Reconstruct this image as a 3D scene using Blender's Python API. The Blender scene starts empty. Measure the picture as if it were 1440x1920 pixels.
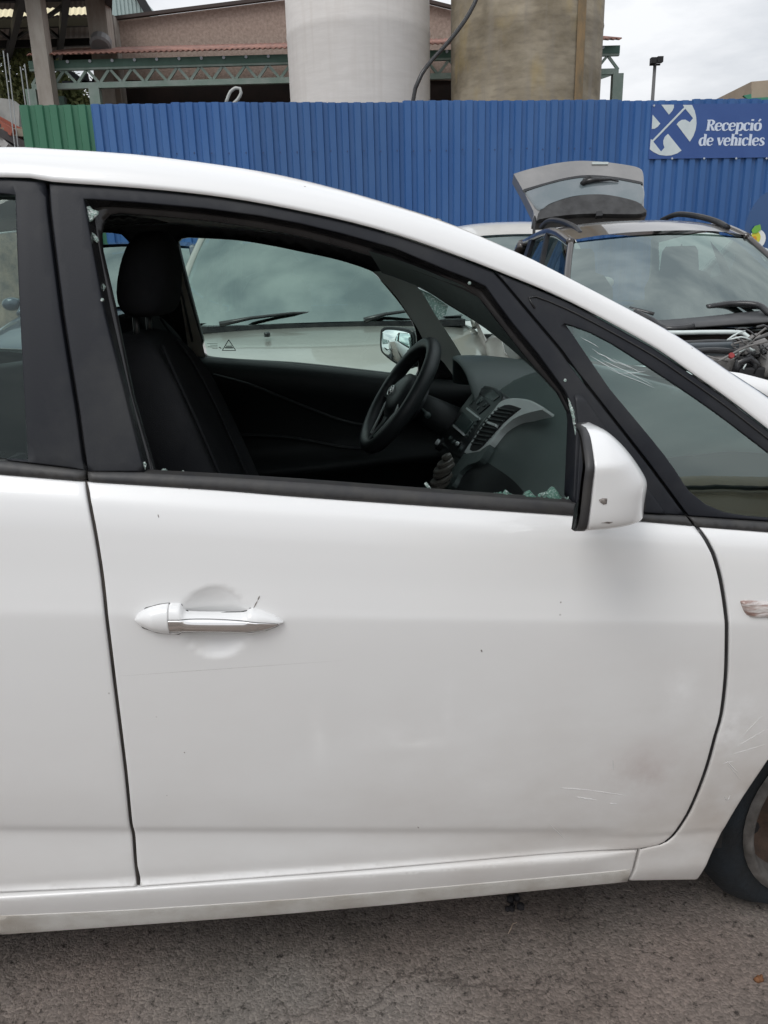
import bpy, bmesh, math, random
from mathutils import Vector, Matrix
from mathutils.geometry import delaunay_2d_cdt
random.seed(7)
SC = bpy.context.scene; COL = SC.collection
V = Vector
def rad(a): return math.radians(a)

# ------------------------------------------------------------------ camera
F = 1480.0; HC = 1.38
dn = V((128, -4780, -F)).normalized(); zc = -dn
yc = V((0, 0, -1)); yc = (yc - yc.dot(zc) * zc).normalized(); xc = yc.cross(zc)
R3 = Matrix((xc, yc, zc)); CAM = V((0, 0, HC))
cd = bpy.data.cameras.new('camera'); cam = bpy.data.objects.new('camera', cd); COL.objects.link(cam)
cd.sensor_fit = 'VERTICAL'; cd.sensor_height = 36; cd.lens = F / 1920 * 36
cd.clip_start = .02; cd.clip_end = 800
cam.matrix_world = Matrix.Translation(CAM) @ R3.to_4x4()
SC.camera = cam
SC.render.resolution_x = 768; SC.render.resolution_y = 1024

# ------------------------------------------------------------------ world, sun, exposure
SUN_EL, SUN_AZ = 52, 215           # behind the photographer, thick cloud
w = bpy.data.worlds.new("World"); SC.world = w; w.use_nodes = True
nt = w.node_tree; nt.nodes.clear()
def nn(nt, t, **k):
    n = nt.nodes.new(t)
    for a, b in k.items(): setattr(n, a, b)
    return n
sky = nn(nt, 'ShaderNodeTexSky', sky_type='NISHITA', sun_disc=False, sun_elevation=rad(SUN_EL), sun_rotation=rad(SUN_AZ), dust_density=4.0, air_density=1.0)
hs = nn(nt, 'ShaderNodeHueSaturation'); hs.inputs['Saturation'].default_value = .10
nt.links.new(sky.outputs[0], hs.inputs['Color'])
tc = nn(nt, 'ShaderNodeTexCoord'); mp = nn(nt, 'ShaderNodeMapping'); mp.inputs['Scale'].default_value = (1, 1, 3.2)
nz = nn(nt, 'ShaderNodeTexNoise'); nz.inputs['Scale'].default_value = 2.3; nz.inputs['Detail'].default_value = 7; nz.inputs['Roughness'].default_value = .55
nt.links.new(tc.outputs['Generated'], mp.inputs[0]); nt.links.new(mp.outputs[0], nz.inputs['Vector'])
cr_ = nn(nt, 'ShaderNodeValToRGB'); cr_.color_ramp.elements[0].position = .36; cr_.color_ramp.elements[1].position = .60
cr_.color_ramp.elements[0].color = (.56, .59, .63, 1); cr_.color_ramp.elements[1].color = (1, 1, 1, 1)
nt.links.new(nz.outputs['Fac'], cr_.inputs[0])
# cloud layer evens the clear-sky gradient: mix the sky with a pale cloud grey, then modulate
mx = nn(nt, 'ShaderNodeMix', data_type='RGBA', blend_type='MIX'); mx.inputs[0].default_value = .72
nt.links.new(hs.outputs[0], mx.inputs[6]); mx.inputs[7].default_value = (7.6, 7.75, 8.0, 1)
mu = nn(nt, 'ShaderNodeMix', data_type='RGBA', blend_type='MULTIPLY'); mu.inputs[0].default_value = 1
nt.links.new(mx.outputs[2], mu.inputs[6]); nt.links.new(cr_.outputs[0], mu.inputs[7])
bg = nn(nt, 'ShaderNodeBackground'); bg.inputs['Strength'].default_value = .15
sx = nn(nt, 'ShaderNodeSeparateXYZ'); nt.links.new(tc.outputs['Generated'], sx.inputs[0])
mr_ = nn(nt, 'ShaderNodeMapRange'); mr_.inputs[1].default_value = 0; mr_.inputs[2].default_value = .9; mr_.inputs[3].default_value = .73; mr_.inputs[4].default_value = 1.22
nt.links.new(sx.outputs[2], mr_.inputs[0])
vm = nn(nt, 'ShaderNodeVectorMath', operation='SCALE'); nt.links.new(mu.outputs[2], vm.inputs[0]); nt.links.new(mr_.outputs[0], vm.inputs['Scale'])
nt.links.new(vm.outputs[0], bg.inputs['Color'])
wo = nn(nt, 'ShaderNodeOutputWorld'); nt.links.new(bg.outputs[0], wo.inputs[0])
sl = bpy.data.lights.new('sun', 'SUN'); sl.energy = .7; sl.angle = rad(25); sl.color = (1, .97, .93)
so = bpy.data.objects.new('sun', sl); COL.objects.link(so)
so.rotation_euler = (rad(90 - SUN_EL), 0, rad(180 - SUN_AZ))
SC.view_settings.view_transform = 'Standard'; SC.view_settings.look = 'None'
SC.view_settings.exposure = 0.2; SC.view_settings.gamma = 1
SC.render.engine = 'CYCLES'

# ------------------------------------------------------------------ geometry of the view
CO = V((0, 1.16, 0)); YAW = rad(3.3)
EU = V((math.cos(YAW), math.sin(YAW), 0)); EV = V((-math.sin(YAW), math.cos(YAW), 0))
def ray(x, y): return (R3 @ V((x - 720, 960 - y, -F))).normalized()
def PV(x, y, v):                      # car-local (u, v, z) on the plane v
    r = ray(x, y); t = (v - (CAM - CO).dot(EV)) / r.dot(EV); p = CAM + t * r - CO
    return V((p.dot(EU), v, p.z))
def PY(x, y, Y):                      # world point at depth Y
    r = ray(x, y); return CAM + r * (Y / r.y)
def pchip(xs, ys, x):
    if x <= xs[0]: return ys[0] + (x - xs[0]) * (ys[1] - ys[0]) / (xs[1] - xs[0])
    if x >= xs[-1]: return ys[-1] + (x - xs[-1]) * (ys[-1] - ys[-2]) / (xs[-1] - xs[-2])
    n = len(xs); h = [xs[i+1]-xs[i] for i in range(n-1)]; d = [(ys[i+1]-ys[i])/h[i] for i in range(n-1)]
    def sl_(i):
        if i == 0: return d[0]
        if i == n-1: return d[-1]
        if d[i-1]*d[i] <= 0: return 0
        a = 2*h[i]+h[i-1]; b = h[i]+2*h[i-1]
        return (a+b)/(a/d[i-1]+b/d[i])
    for i in range(n-1):
        if x <= xs[i+1]: break
    t = (x-xs[i])/h[i]; m0, m1 = sl_(i), sl_(i+1)
    return (2*t**3-3*t*t+1)*ys[i]+(t**3-2*t*t+t)*h[i]*m0+(-2*t**3+3*t*t)*ys[i+1]+(t**3-t*t)*h[i]*m1
def rows(u):
    b = max(.93, 1.022 - .116 * max(-1.4, u))      # belt height
    r = .837 - .072 * max(-2, min(1.0, u))         # ridge at the handle
    c = .418 - .081 * max(-1.2, min(.5, u))        # lower crease
    s = .3235                                       # sill top
    return b, r, c, s
def S(u, z, door=True):
    b, r, c, s = rows(u)
    g = b - r
    zs = [.12, s-.10, s-.047, s-.020, s-.007, s, s+.007, s+.03, c-.021, c, r-.25, r-.10, r, r+g*.10, r+g*.32, r+g*.55, r+g*.72, r+g*.88, b, b+.02]
    vs = [.09, .054, .038, .032, .0305, .036, .0415, .0395, .0365, .0300, .011, .0025, 0, .0025, .0085, .014, .019, .028, .044, .052]
    if u > .36:
        k = min(1, (u-.36)/.10); k = k*k*(3-2*k); vs[8] += (.0325-vs[8])*k; vs[7] += (.0340-vs[7])*k; vs[6] += (.0345-vs[6])*k; vs[5] += (.0350-vs[5])*k; vs[4] += (.0355-vs[4])*k; vs[3] += (.0365-vs[3])*k
    if z > b+.02:
        k = z-b-.02; v = .052 + .30*k + .12*k*k
    else: v = pchip(zs, vs, z)
    v += .012*(u/.9)**2 if u > 0 else .005*(u/.9)**2
    if u > .8: v += .10*(u-.8)**2
    if u < -1.4: v += .09*(u+1.4)**2
    return v
def S0(u, z): return S(u, z)
RC = None
def SD(u, z):                         # door skin: S plus the finger scoop behind the handle
    v = S(u, z); q = ((u+.2725)/.055)**2 + ((z-.848)/.060)**2
    if q < 1: v += .015*(1-q)**.75
    # soft broad panel variation
    return v
def P(x, y, off=0, surf=S0):
    v = .05
    for _ in range(12):
        p = PV(x, y, v); v = surf(p.x, p.z)+off
    return (p.x, p.z)
def PL(pts, off=0): return [P(x, y, off) for x, y in pts]
def crm(pts, step=.012, closed=False):                   # Catmull-Rom resampling of 2D/3D tuples
    P_ = [V(p) for p in pts]; n = len(P_); out = []
    rng = n if closed else n-1
    for i in range(rng):
        if closed: a, b, c, d = P_[i-1], P_[i], P_[(i+1) % n], P_[(i+2) % n]
        else: a, b, c, d = P_[max(0, i-1)], P_[i], P_[i+1], P_[min(n-1, i+2)]
        k = max(1, int((c-b).length/step))
        for j in range(k):
            t = j/k
            out.append(.5*((2*b)+(c-a)*t+(2*a-5*b+4*c-d)*t*t+(3*b-a-3*c+d)*t**3))
    if not closed: out.append(P_[-1])
    return out
def lin(pts, step=.012, closed=True):
    P_ = [V(p) for p in pts]; out = []; n = len(P_)
    for i in range(n if closed else n-1):
        b, c = P_[i], P_[(i+1) % n]; k = max(1, int((c-b).length/step))
        out += [b.lerp(c, j/k) for j in range(k)]
    if not closed: out.append(P_[-1])
    return out
def resam(pts, n):
    P_ = [V(p) for p in pts]; L = [0]
    for i in range(1, len(P_)): L.append(L[-1]+(P_[i]-P_[i-1]).length)
    out = []; j = 0
    for i in range(n):
        s = L[-1]*i/(n-1)
        while j < len(L)-2 and L[j+1] < s: j += 1
        d = L[j+1]-L[j]; out.append(P_[j].lerp(P_[j+1], (s-L[j])/d if d else 0))
    return out

# ------------------------------------------------------------------ object helpers
def tag(o, label=None, cat=None, group=None, kind=None):
    if label: o['label'] = label
    if cat: o['category'] = cat
    if group: o['group'] = group
    if kind: o['kind'] = kind
    return o
def empty(name, loc=(0, 0, 0), rz=0):
    o = bpy.data.objects.new(name, None); COL.objects.link(o); o.location = loc; o.rotation_euler = (0, 0, rz); return o
def link(name, me, m, parent=None, smooth=True):
    o = bpy.data.objects.new(name, me); COL.objects.link(o)
    if m:
        for q in (m if isinstance(m, list) else [m]): me.materials.append(q)
    if smooth: me.shade_smooth()
    if parent: o.parent = parent
    return o
def mesh(name, vs, fs, m, parent=None, smooth=True, fix=False):
    me = bpy.data.meshes.new(name); me.from_pydata([tuple(v) for v in vs], [], fs); me.update()
    if fix:
        b = bmesh.new(); b.from_mesh(me); bmesh.ops.recalc_face_normals(b, faces=b.faces); b.to_mesh(me); b.free()
    return link(name, me, m, parent, smooth)
class MB:
    def __init__(s): s.v = []; s.f = []
    def add(s, vs, fs):
        k = len(s.v); s.v += [V(v) for v in vs]; s.f += [tuple(i+k for i in f) for f in fs]
    def box(s, a, b, M=None):
        x0, y0, z0 = a; x1, y1, z1 = b
        vs = [V(p) for p in [(x0,y0,z0),(x1,y0,z0),(x1,y1,z0),(x0,y1,z0),(x0,y0,z1),(x1,y0,z1),(x1,y1,z1),(x0,y1,z1)]]
        if M: vs = [M @ v for v in vs]
        s.add(vs, [(0,3,2,1),(4,5,6,7),(0,1,5,4),(1,2,6,5),(2,3,7,6),(3,0,4,7)]); return s
    def bar(s, p, q, w, h, up=(0, 0, 1)):
        p, q = V(p), V(q); d = (q-p).normalized(); a = d.cross(V(up))
        if a.length < 1e-4: a = d.cross(V((1, 0, 0)))
        a.normalize(); b = a.cross(d); vs = []
        for c in (p, q):
            for i, j in ((-1,-1),(1,-1),(1,1),(-1,1)): vs.append(c+a*i*w/2+b*j*h/2)
        s.add(vs, [(0,1,2,3),(7,6,5,4),(0,4,5,1),(1,5,6,2),(2,6,7,3),(3,7,4,0)]); return s
    def tube(s, pts, r, n=8, cap=True):
        P_ = [V(p) for p in pts]; k = len(s.v); up = None
        for i, p in enumerate(P_):
            d = (P_[min(i+1, len(P_)-1)]-P_[max(0, i-1)]).normalized()
            if up is None:
                up = V((0, 0, 1)) if abs(d.z) < .9 else V((1, 0, 0))
            a = d.cross(up).normalized(); up = a.cross(d).normalized()
            rr = r[i] if isinstance(r, (list, tuple)) else r
            for j in range(n):
                t = 2*math.pi*j/n; s.v.append(p+(a*math.cos(t)+up*math.sin(t))*rr)
        for i in range(len(P_)-1):
            for j in range(n):
                s.f.append((k+i*n+j, k+i*n+(j+1) % n, k+(i+1)*n+(j+1) % n, k+(i+1)*n+j))
        if cap:
            s.f.append(tuple(k+j for j in range(n))[::-1]); s.f.append(tuple(k+(len(P_)-1)*n+j for j in range(n)))
        return s
    def loft(s, rings, closed=True, caps=True):
        k = len(s.v); n = len(rings[0])
        for r in rings: s.v += [V(p) for p in r]
        for i in range(len(rings)-1):
            for j in range(n if closed else n-1):
                s.f.append((k+i*n+j, k+i*n+(j+1) % n, k+(i+1)*n+(j+1) % n, k+(i+1)*n+j))
        if caps and closed:
            s.f.append(tuple(k+j for j in range(n))[::-1]); s.f.append(tuple(k+(len(rings)-1)*n+j for j in range(n)))
        return s
    def ribbon(s, A, B, n=24, m=6, bulge=None, mid=None):
        A = resam(A, n); B = resam(B, n); rings = []
        for i in range(n):
            r = []
            for j in range(m+1):
                t = j/m; p = A[i].lerp(B[i], t)
                if bulge: p = p+V(bulge)*4*t*(1-t)
                r.append(p)
            rings.append(r)
        return s.loft(rings, closed=False)
    def disc(s, c, nrm, r, h, n=20, bev=0):
        c = V(c); d = V(nrm).normalized(); rs = [r, r, r-bev] if bev else [r, r]
        ps = [c, c+d*(h-bev), c+d*h] if bev else [c, c+d*h]
        return s.tube(ps, rs, n)
    def build(s, name, m, parent=None, smooth=False, fix=True): return mesh(name, s.v, s.f, m, parent, smooth, fix)
    def split(s, name, m, parent=None, smooth=False, fix=True):       # one object per loose piece
        pr = list(range(len(s.v)))
        def fd_(i):
            while pr[i] != i: pr[i] = pr[pr[i]]; i = pr[i]
            return i
        for f in s.f:
            for q in f[1:]: pr[fd_(q)] = fd_(f[0])
        g = {}
        for f in s.f: g.setdefault(fd_(f[0]), []).append(f)
        out = []
        for fs in g.values():
            us = sorted({i for f in fs for i in f}); rm = {i: j for j, i in enumerate(us)}
            out.append(mesh(name, [s.v[i] for i in us], [tuple(rm[i] for i in f) for f in fs], m, parent, smooth, fix))
        return out
def mods(o, bevel=0, sub=0, solid=0, seg=2):
    if solid:
        q = o.modifiers.new('solid', 'SOLIDIFY'); q.thickness = solid; q.offset = 0
    if bevel:
        q = o.modifiers.new('bevel', 'BEVEL'); q.width = bevel; q.segments = seg; q.limit_method = 'ANGLE'; q.angle_limit = rad(35)
    if sub:
        q = o.modifiers.new('sub', 'SUBSURF'); q.levels = sub; q.render_levels = sub
    return o
def inside(pt, poly):
    x, y = pt; c = False; n = len(poly); j = n-1
    for i in range(n):
        xi, yi = poly[i]; xj, yj = poly[j]
        if (yi > y) != (yj > y) and x < (xj-xi)*(y-yi)/(yj-yi)+xi: c = not c
        j = i
    return c
def area(p): return sum(p[i][0]*p[(i+1) % len(p)][1]-p[(i+1) % len(p)][0]*p[i][1] for i in range(len(p)))/2
def inset(poly, d):
    n = len(poly); out = []
    for i in range(n):
        t = (V(poly[(i+1) % n])-V(poly[i-1])); 
        if t.length < 1e-9: t = V((1, 0))
        t.normalize(); out.append(V(poly[i])+V((-t.y, t.x))*d)
    return out
def segd(px, py, segs):
    m = 1e9
    for (ax, ay, bx, by, L2) in segs:
        t = ((px-ax)*(bx-ax)+(py-ay)*(by-ay))/L2 if L2 else 0
        t = 0 if t < 0 else 1 if t > 1 else t
        d = (px-ax-t*(bx-ax))**2+(py-ay-t*(by-ay))**2
        if d < m: m = d
    return math.sqrt(m)
def panel(name, poly, mat, parent, surf=S0, res=.014, off=0, rim=.0035, flange=.014, pil=None, holes=(), mirror=False, bres=None, emb=None, label=None, rows_=False):
    """a skin patch: 2D outline (u, z) laid on surf, rolled edge and a return flange; pil=(H, r) makes a pillow"""
    bres = bres or res
    loops = [lin(poly, bres)]+[lin(h, bres) for h in holes]
    if area(loops[0]) < 0: loops[0].reverse()
    for i in range(1, len(loops)):
        if area(loops[i]) > 0: loops[i].reverse()
    verts = []; edges = []; meta = []
    segs = []
    for lp in loops:
        k = len(verts); n = len(lp)
        for i, p in enumerate(lp): verts.append(V(p)); edges.append((k+i, k+(i+1) % n)); meta.append(0)
        for i in range(n):
            a, b = lp[i], lp[(i+1) % n]; segs.append((a.x, a.y, b.x, b.y, (a-b).length_squared))
    nb = len(verts)
    P0 = [tuple(p) for p in loops[0]]; HS = [[tuple(p) for p in h] for h in loops[1:]]
    def ok(p): return inside(p, P0) and not any(inside(p, h) for h in HS)
    CS = max(.008, rim*2, (pil[1] if pil else 0)); cells = set()
    for (ax, ay, bx, by, L2) in segs:
        for t_ in range(int(math.sqrt(L2)/CS)+2):
            q_ = t_/(int(math.sqrt(L2)/CS)+1); cx_, cy_ = int((ax+(bx-ax)*q_)//CS), int((ay+(by-ay)*q_)//CS)
            for i_ in (-1, 0, 1):
                for j_ in (-1, 0, 1): cells.add((cx_+i_, cy_+j_))
    segd_ = segd
    def segd1(x_, y_, s_): return segd_(x_, y_, s_) if (int(x_//CS), int(y_//CS)) in cells else 9.0
    rings = [rim*.35, rim] if rim else []
    for rr in rings:
        for lp in loops:
            prev = None; first = None
            for p in inset(lp, rr):
                if ok(p) and segd1(p.x, p.y, segs) > rr*.9:
                    verts.append(p); c_ = len(verts)-1
                    if prev is not None: edges.append((prev, c_))
                    prev = c_
                else: prev = None
    xs = [p[0] for p in P0]; ys = [p[1] for p in P0]
    x = math.floor(min(xs)/res)*res; k = 0
    mind = max(res*.45, rim*1.3 if rim else 0)
    dy = res*(.62 if rows_ else 1); dx = res*(1.3 if rows_ else .87); shr = -.07 if rows_ else 0
    mind = max(dy*.5, rim*1.3 if rim else 0)
    while x < max(xs):
        y = math.floor((min(ys)-.2)/dy)*dy + (dy/2 if (k % 2 and not rows_) else 0)+shr*x
        while y < max(ys):
            if ok((x, y)) and segd1(x, y, segs) > mind: verts.append(V((x, y)))
            y += dy
        x += dx; k += 1
    vo, eo, fo, ov, oe, of = delaunay_2d_cdt(verts, edges, [], 0, 1e-7)
    P3 = []; 
    for p in vo:
        h = 0; d = None
        if pil or rim: d = segd1(p.x, p.y, segs)
        if pil:
            H, r = pil; t = min(d/r, 1); h += H*math.sqrt(max(0, 1-(1-t)**2))
        if rim and d < rim: h -= rim*.8*(1-math.sqrt(max(0, 1-(1-d/rim)**2)))
        if emb: h += emb(p.x, p.y)
        P3.append(V((p.x, surf(p.x, p.y)+off-h, p.y)))
    fs = []
    for f in fo:
        c = (sum(vo[i].x for i in f)/len(f), sum(vo[i].y for i in f)/len(f))
        if ok(c):
            f = list(f)
            if area([vo[i] for i in f]) < 0: f.reverse()
            fs.append(tuple(f))
    # return flange along the outline
    from collections import Counter
    ec = Counter()
    for f in fs:
        for i in range(len(f)): ec[tuple(sorted((f[i], f[(i+1) % len(f)])))] += 1
    be = []
    for f in fs:
        for i in range(len(f)):
            a, b = f[i], f[(i+1) % len(f)]
            if ec[tuple(sorted((a, b)))] == 1: be.append((a, b))
    if flange:
        mp_ = {}
        for a, b in be:
            for q in (a, b):
                if q not in mp_: mp_[q] = len(P3); P3.append(P3[q]+V((0, flange, 0)))
        for a, b in be: fs.append((b, a, mp_[a], mp_[b]))
    if mirror:
        P3 = [V((p.x, CARW-p.y, p.z)) for p in P3]; fs = [tuple(reversed(f)) for f in fs]
    used = sorted({i for f in fs for i in f}); rm = {i: j for j, i in enumerate(used)}
    o = mesh(name, [P3[i] for i in used], [tuple(rm[i] for i in f) for f in fs], mat, parent, True)
    if label: o['label'] = label
    return o
CARW = 1.765

# ------------------------------------------------------------------ materials
def mat(name, col, rough=.5, metal=0, coat=0, ncol=None, nscale=8, nstr=.5, bump=0, bscale=200, stretch=(1, 1, 1), spec=.5, detail=5, lo=.35, hi=.65, coord='Object', brough=.6, coatr=.04):
    m = bpy.data.materials.new(name); m.use_nodes = True; t = m.node_tree; b = t.nodes['Principled BSDF']
    b.inputs['Base Color'].default_value = (*col, 1); b.inputs['Roughness'].default_value = rough; b.inputs['Metallic'].default_value = metal
    b.inputs['Coat Weight'].default_value = coat; b.inputs['Coat Roughness'].default_value = coatr; b.inputs['Specular IOR Level'].default_value = spec
    m['b'] = b.name
    if ncol or bump:
        tc = nn(t, 'ShaderNodeTexCoord'); mp = nn(t, 'ShaderNodeMapping'); mp.inputs['Scale'].default_value = stretch
        t.links.new(tc.outputs[coord], mp.inputs[0])
    if ncol:
        n = nn(t, 'ShaderNodeTexNoise'); n.inputs['Scale'].default_value = nscale; n.inputs['Detail'].default_value = detail; n.inputs['Roughness'].default_value = .6
        t.links.new(mp.outputs[0], n.inputs['Vector'])
        r = nn(t, 'ShaderNodeValToRGB'); r.color_ramp.elements[0].position = lo; r.color_ramp.elements[1].position = hi
        r.color_ramp.elements[0].color = (*col, 1); r.color_ramp.elements[1].color = (*[col[i]*(1-nstr)+ncol[i]*nstr for i in range(3)], 1)
        t.links.new(n.outputs['Fac'], r.inputs[0]); t.links.new(r.outputs[0], b.inputs['Base Color'])
    if bump:
        n2 = nn(t, 'ShaderNodeTexNoise'); n2.inputs['Scale'].default_value = bscale; n2.inputs['Detail'].default_value = 3
        n2.inputs['Roughness'].default_value = brough
        t.links.new(mp.outputs[0], n2.inputs['Vector'])
        bp = nn(t, 'ShaderNodeBump'); bp.inputs['Strength'].default_value = bump; bp.inputs['Distance'].default_value = .01
        t.links.new(n2.outputs['Fac'], bp.inputs['Height']); t.links.new(bp.outputs[0], b.inputs['Normal'])
    return m
def glass(name, tint, ior=1.5, rough=0.0, refl=1.0):
    m = bpy.data.materials.new(name); m.use_nodes = True; t = m.node_tree; t.nodes.clear()
    o = nn(t, 'ShaderNodeOutputMaterial'); x = nn(t, 'ShaderNodeMixShader'); tr = nn(t, 'ShaderNodeBsdfTransparent'); g = nn(t, 'ShaderNodeBsdfGlossy')
    tr.inputs[0].default_value = (*tint, 1); g.inputs['Color'].default_value = (.84*refl, .97*refl, .93*refl, 1); g.inputs['Roughness'].default_value = rough
    f = nn(t, 'ShaderNodeFresnel'); f.inputs[0].default_value = ior
    t.links.new(f.outputs[0], x.inputs[0]); t.links.new(tr.outputs[0], x.inputs[1]); t.links.new(g.outputs[0], x.inputs[2]); t.links.new(x.outputs[0], o.inputs[0])
    return m

def paint_white():
    m = mat('white_paint', (.78, .78, .775), rough=.34, coat=.9, coatr=.035)
    t = m.node_tree; b = t.nodes['Principled BSDF']; tc = nn(t, 'ShaderNodeTexCoord')
    def noise(scale, st=(1, 1, 1), det=6, ro=.6, w=0):
        mp = nn(t, 'ShaderNodeMapping'); mp.inputs['Scale'].default_value = st; mp.inputs['Location'].default_value = (w, w*.7, w*1.3)
        n = nn(t, 'ShaderNodeTexNoise'); n.inputs['Scale'].default_value = scale; n.inputs['Detail'].default_value = det; n.inputs['Roughness'].default_value = ro
        t.links.new(tc.outputs['Object'], mp.inputs[0]); t.links.new(mp.outputs[0], n.inputs['Vector']); return n.outputs['Fac']
    def ramp(s, a, b_, lo=0, hi=1):
        r = nn(t, 'ShaderNodeMapRange'); r.inputs[1].default_value = a; r.inputs[2].default_value = b_; r.inputs[3].default_value = lo; r.inputs[4].default_value = hi
        t.links.new(s, r.inputs[0]); return r.outputs[0]
    def mulv(a, b_):
        q = nn(t, 'ShaderNodeMath', operation='MULTIPLY'); q.use_clamp = True
        for i, s in enumerate((a, b_)):
            if isinstance(s, float): q.inputs[i].default_value = s
            else: t.links.new(s, q.inputs[i])
        return q.outputs[0]
    def mixc(f, c1, c2):
        q = nn(t, 'ShaderNodeMix', data_type='RGBA'); t.links.new(f, q.inputs[0])
        if isinstance(c1, tuple): q.inputs[6].default_value = (*c1, 1)
        else: t.links.new(c1, q.inputs[6])
        q.inputs[7].default_value = (*c2, 1); return q.outputs[2]
    sp = nn(t, 'ShaderNodeSeparateXYZ'); t.links.new(tc.outputs['Object'], sp.inputs[0])
    # road film plus painted shade, heavier to sill and front wheel, broken up by noise
    low = ramp(sp.outputs[2], .86, .26); fr = ramp(sp.outputs[0], -.2, .6, .34, 1)
    film_shade = mulv(mulv(low, fr), ramp(noise(4.5, (1, 1, 1.6), 7), .28, .72, .25, 1))
    c = mixc(mulv(film_shade, .85), (.78, .78, .775), (.40, .35, .305))
    # red-brown smear ahead of the front door
    def blob(u, z, ru, rz, s, col, c, ns=9, w=0):
        q = nn(t, 'ShaderNodeMapping'); q.inputs['Location'].default_value = (-u/ru, 0, -z/rz); q.inputs['Scale'].default_value = (1/ru, 0, 1/rz)
        g = nn(t, 'ShaderNodeTexGradient', gradient_type='QUADRATIC_SPHERE'); t.links.new(tc.outputs['Object'], q.inputs[0]); t.links.new(q.outputs[0], g.inputs[0])
        f = mulv(mulv(g.outputs['Fac'], ramp(noise(ns, w=w), .3, .65)), s)
        return mixc(f, c, col)
    c = blob(.45, .50, .16, .13, .9, (.42, .33, .31), c)
    c = blob(.62, .42, .16, .22, .9, (.45, .39, .34), c, w=3)
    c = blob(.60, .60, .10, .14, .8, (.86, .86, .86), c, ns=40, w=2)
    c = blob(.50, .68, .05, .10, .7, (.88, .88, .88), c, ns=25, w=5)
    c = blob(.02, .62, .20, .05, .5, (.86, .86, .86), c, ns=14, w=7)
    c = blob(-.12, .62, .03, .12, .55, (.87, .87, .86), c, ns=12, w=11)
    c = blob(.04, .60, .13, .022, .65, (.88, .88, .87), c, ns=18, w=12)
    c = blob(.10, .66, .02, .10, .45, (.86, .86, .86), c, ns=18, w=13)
    c = blob(.30, .46, .10, .05, .5, (.60, .57, .54), c, ns=30, w=14)
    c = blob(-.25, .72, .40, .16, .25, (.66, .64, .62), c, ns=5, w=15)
    # tiny specks and chips
    v = nn(t, 'ShaderNodeTexVoronoi'); v.inputs['Scale'].default_value = 26; t.links.new(tc.outputs['Object'], v.inputs['Vector'])
    dots = ramp(v.outputs['Distance'], .035, .055, 1, 0)
    c = mixc(mulv(dots, ramp(noise(6, w=9), .56, .6, 0, .75)), c, (.16, .13, .11))
    t.links.new(c, b.inputs['Base Color'])
    ro = nn(t, 'ShaderNodeMath', operation='ADD'); ro.inputs[1].default_value = .30; t.links.new(mulv(film_shade, .35), ro.inputs[0]); t.links.new(ro.outputs[0], b.inputs['Roughness'])
    ct = nn(t, 'ShaderNodeMath', operation='SUBTRACT'); ct.inputs[0].default_value = .85; t.links.new(mulv(film_shade, .75), ct.inputs[1]); t.links.new(ct.outputs[0], b.inputs['Coat Weight'])
    n = noise(3.2, (1, 1, 1), 2, .4, 4)
    bp = nn(t, 'ShaderNodeBump'); bp.inputs['Strength'].default_value = .05; bp.inputs['Distance'].default_value = .02
    t.links.new(n, bp.inputs['Height']); t.links.new(bp.outputs[0], b.inputs['Coat Normal'])
    t.links.new(bp.outputs[0], b.inputs['Normal'])
    return m
M = {}
M['white'] = paint_white()
M['sill'] = mat('stone_chip_coat', (.62, .61, .58), .55, bump=.22, bscale=420, ncol=(.36, .32, .27), nscale=7, nstr=.8)
M['trim'] = mat('matte_black_film', (.013, .0145, .019), .42, ncol=(.030, .031, .033), nscale=3.5, nstr=1, lo=.44, hi=.62, bump=.03, bscale=300, spec=.22, detail=9)
M['strip'] = mat('belt_rubber', (.032, .032, .034), .45, ncol=(.05, .048, .045), nscale=30, nstr=.8, spec=.4)
M['gloss'] = mat('shadow_line_black', (.012, .012, .014), .22, ncol=(.03, .03, .03), nscale=20, nstr=.8)
M['dark'] = mat('black_shell', (.012, .012, .013), .7)
M['fabric'] = mat('seat_fabric', (.013, .014, .016), .95, bump=.4, bscale=900, ncol=(.024, .025, .027), nscale=5, nstr=1, spec=.15)
M['seam_dirt'] = mat('dirty_seal', (.06, .05, .043), .8, ncol=(.02, .018, .016), nscale=12, nstr=1)
M['seam'] = mat('seat_piping', (.022, .023, .025), .9, spec=.1)
M['door_in'] = mat('door_card', (.016, .020, .021), .55, bump=.12, bscale=500, spec=.4)
M['dash'] = mat('dash_plastic', (.066, .088, .085), .32, bump=.25, bscale=650, ncol=(.08, .105, .10), nscale=6, nstr=1, spec=.45)
M['dash2'] = mat('dark_plastic_dash_shade', (.020, .024, .025), .5, bump=.2, bscale=600)  # dark plastic parts; on the lower dash it stands in for shade
M['console'] = mat('console_black', (.018, .020, .021), .3)
M['silver'] = mat('satin_silver', (.58, .64, .62), .35, metal=.0, ncol=(.64, .70, .68), nscale=8, nstr=1)
M['chrome'] = mat('chrome', (.86, .84, .83), .06, metal=1, ncol=(.8, .78, .76), nscale=30, nstr=1)
M['grey_trim'] = mat('pillar_trim', (.60, .64, .59), .6, bump=.1, bscale=600, ncol=(.64, .67, .62), nscale=4, nstr=1)
M['beige_trim'] = mat('pillar_trim_pale', (.48, .47, .42), .6, bump=.1, bscale=600, ncol=(.42, .40, .36), nscale=6, nstr=1)
M['roofliner'] = mat('headliner', (.05, .05, .05), .9, bump=.2, bscale=700)
M['leather'] = mat('wheel_leather', (.022, .026, .028), .38, bump=.15, bscale=700, ncol=(.035, .04, .042), nscale=9, nstr=1)
M['tyre'] = mat('tyre_rubber', (.008, .010, .012), .85, bump=.5, bscale=60, ncol=(.010, .016, .022), nscale=12, nstr=1)
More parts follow.
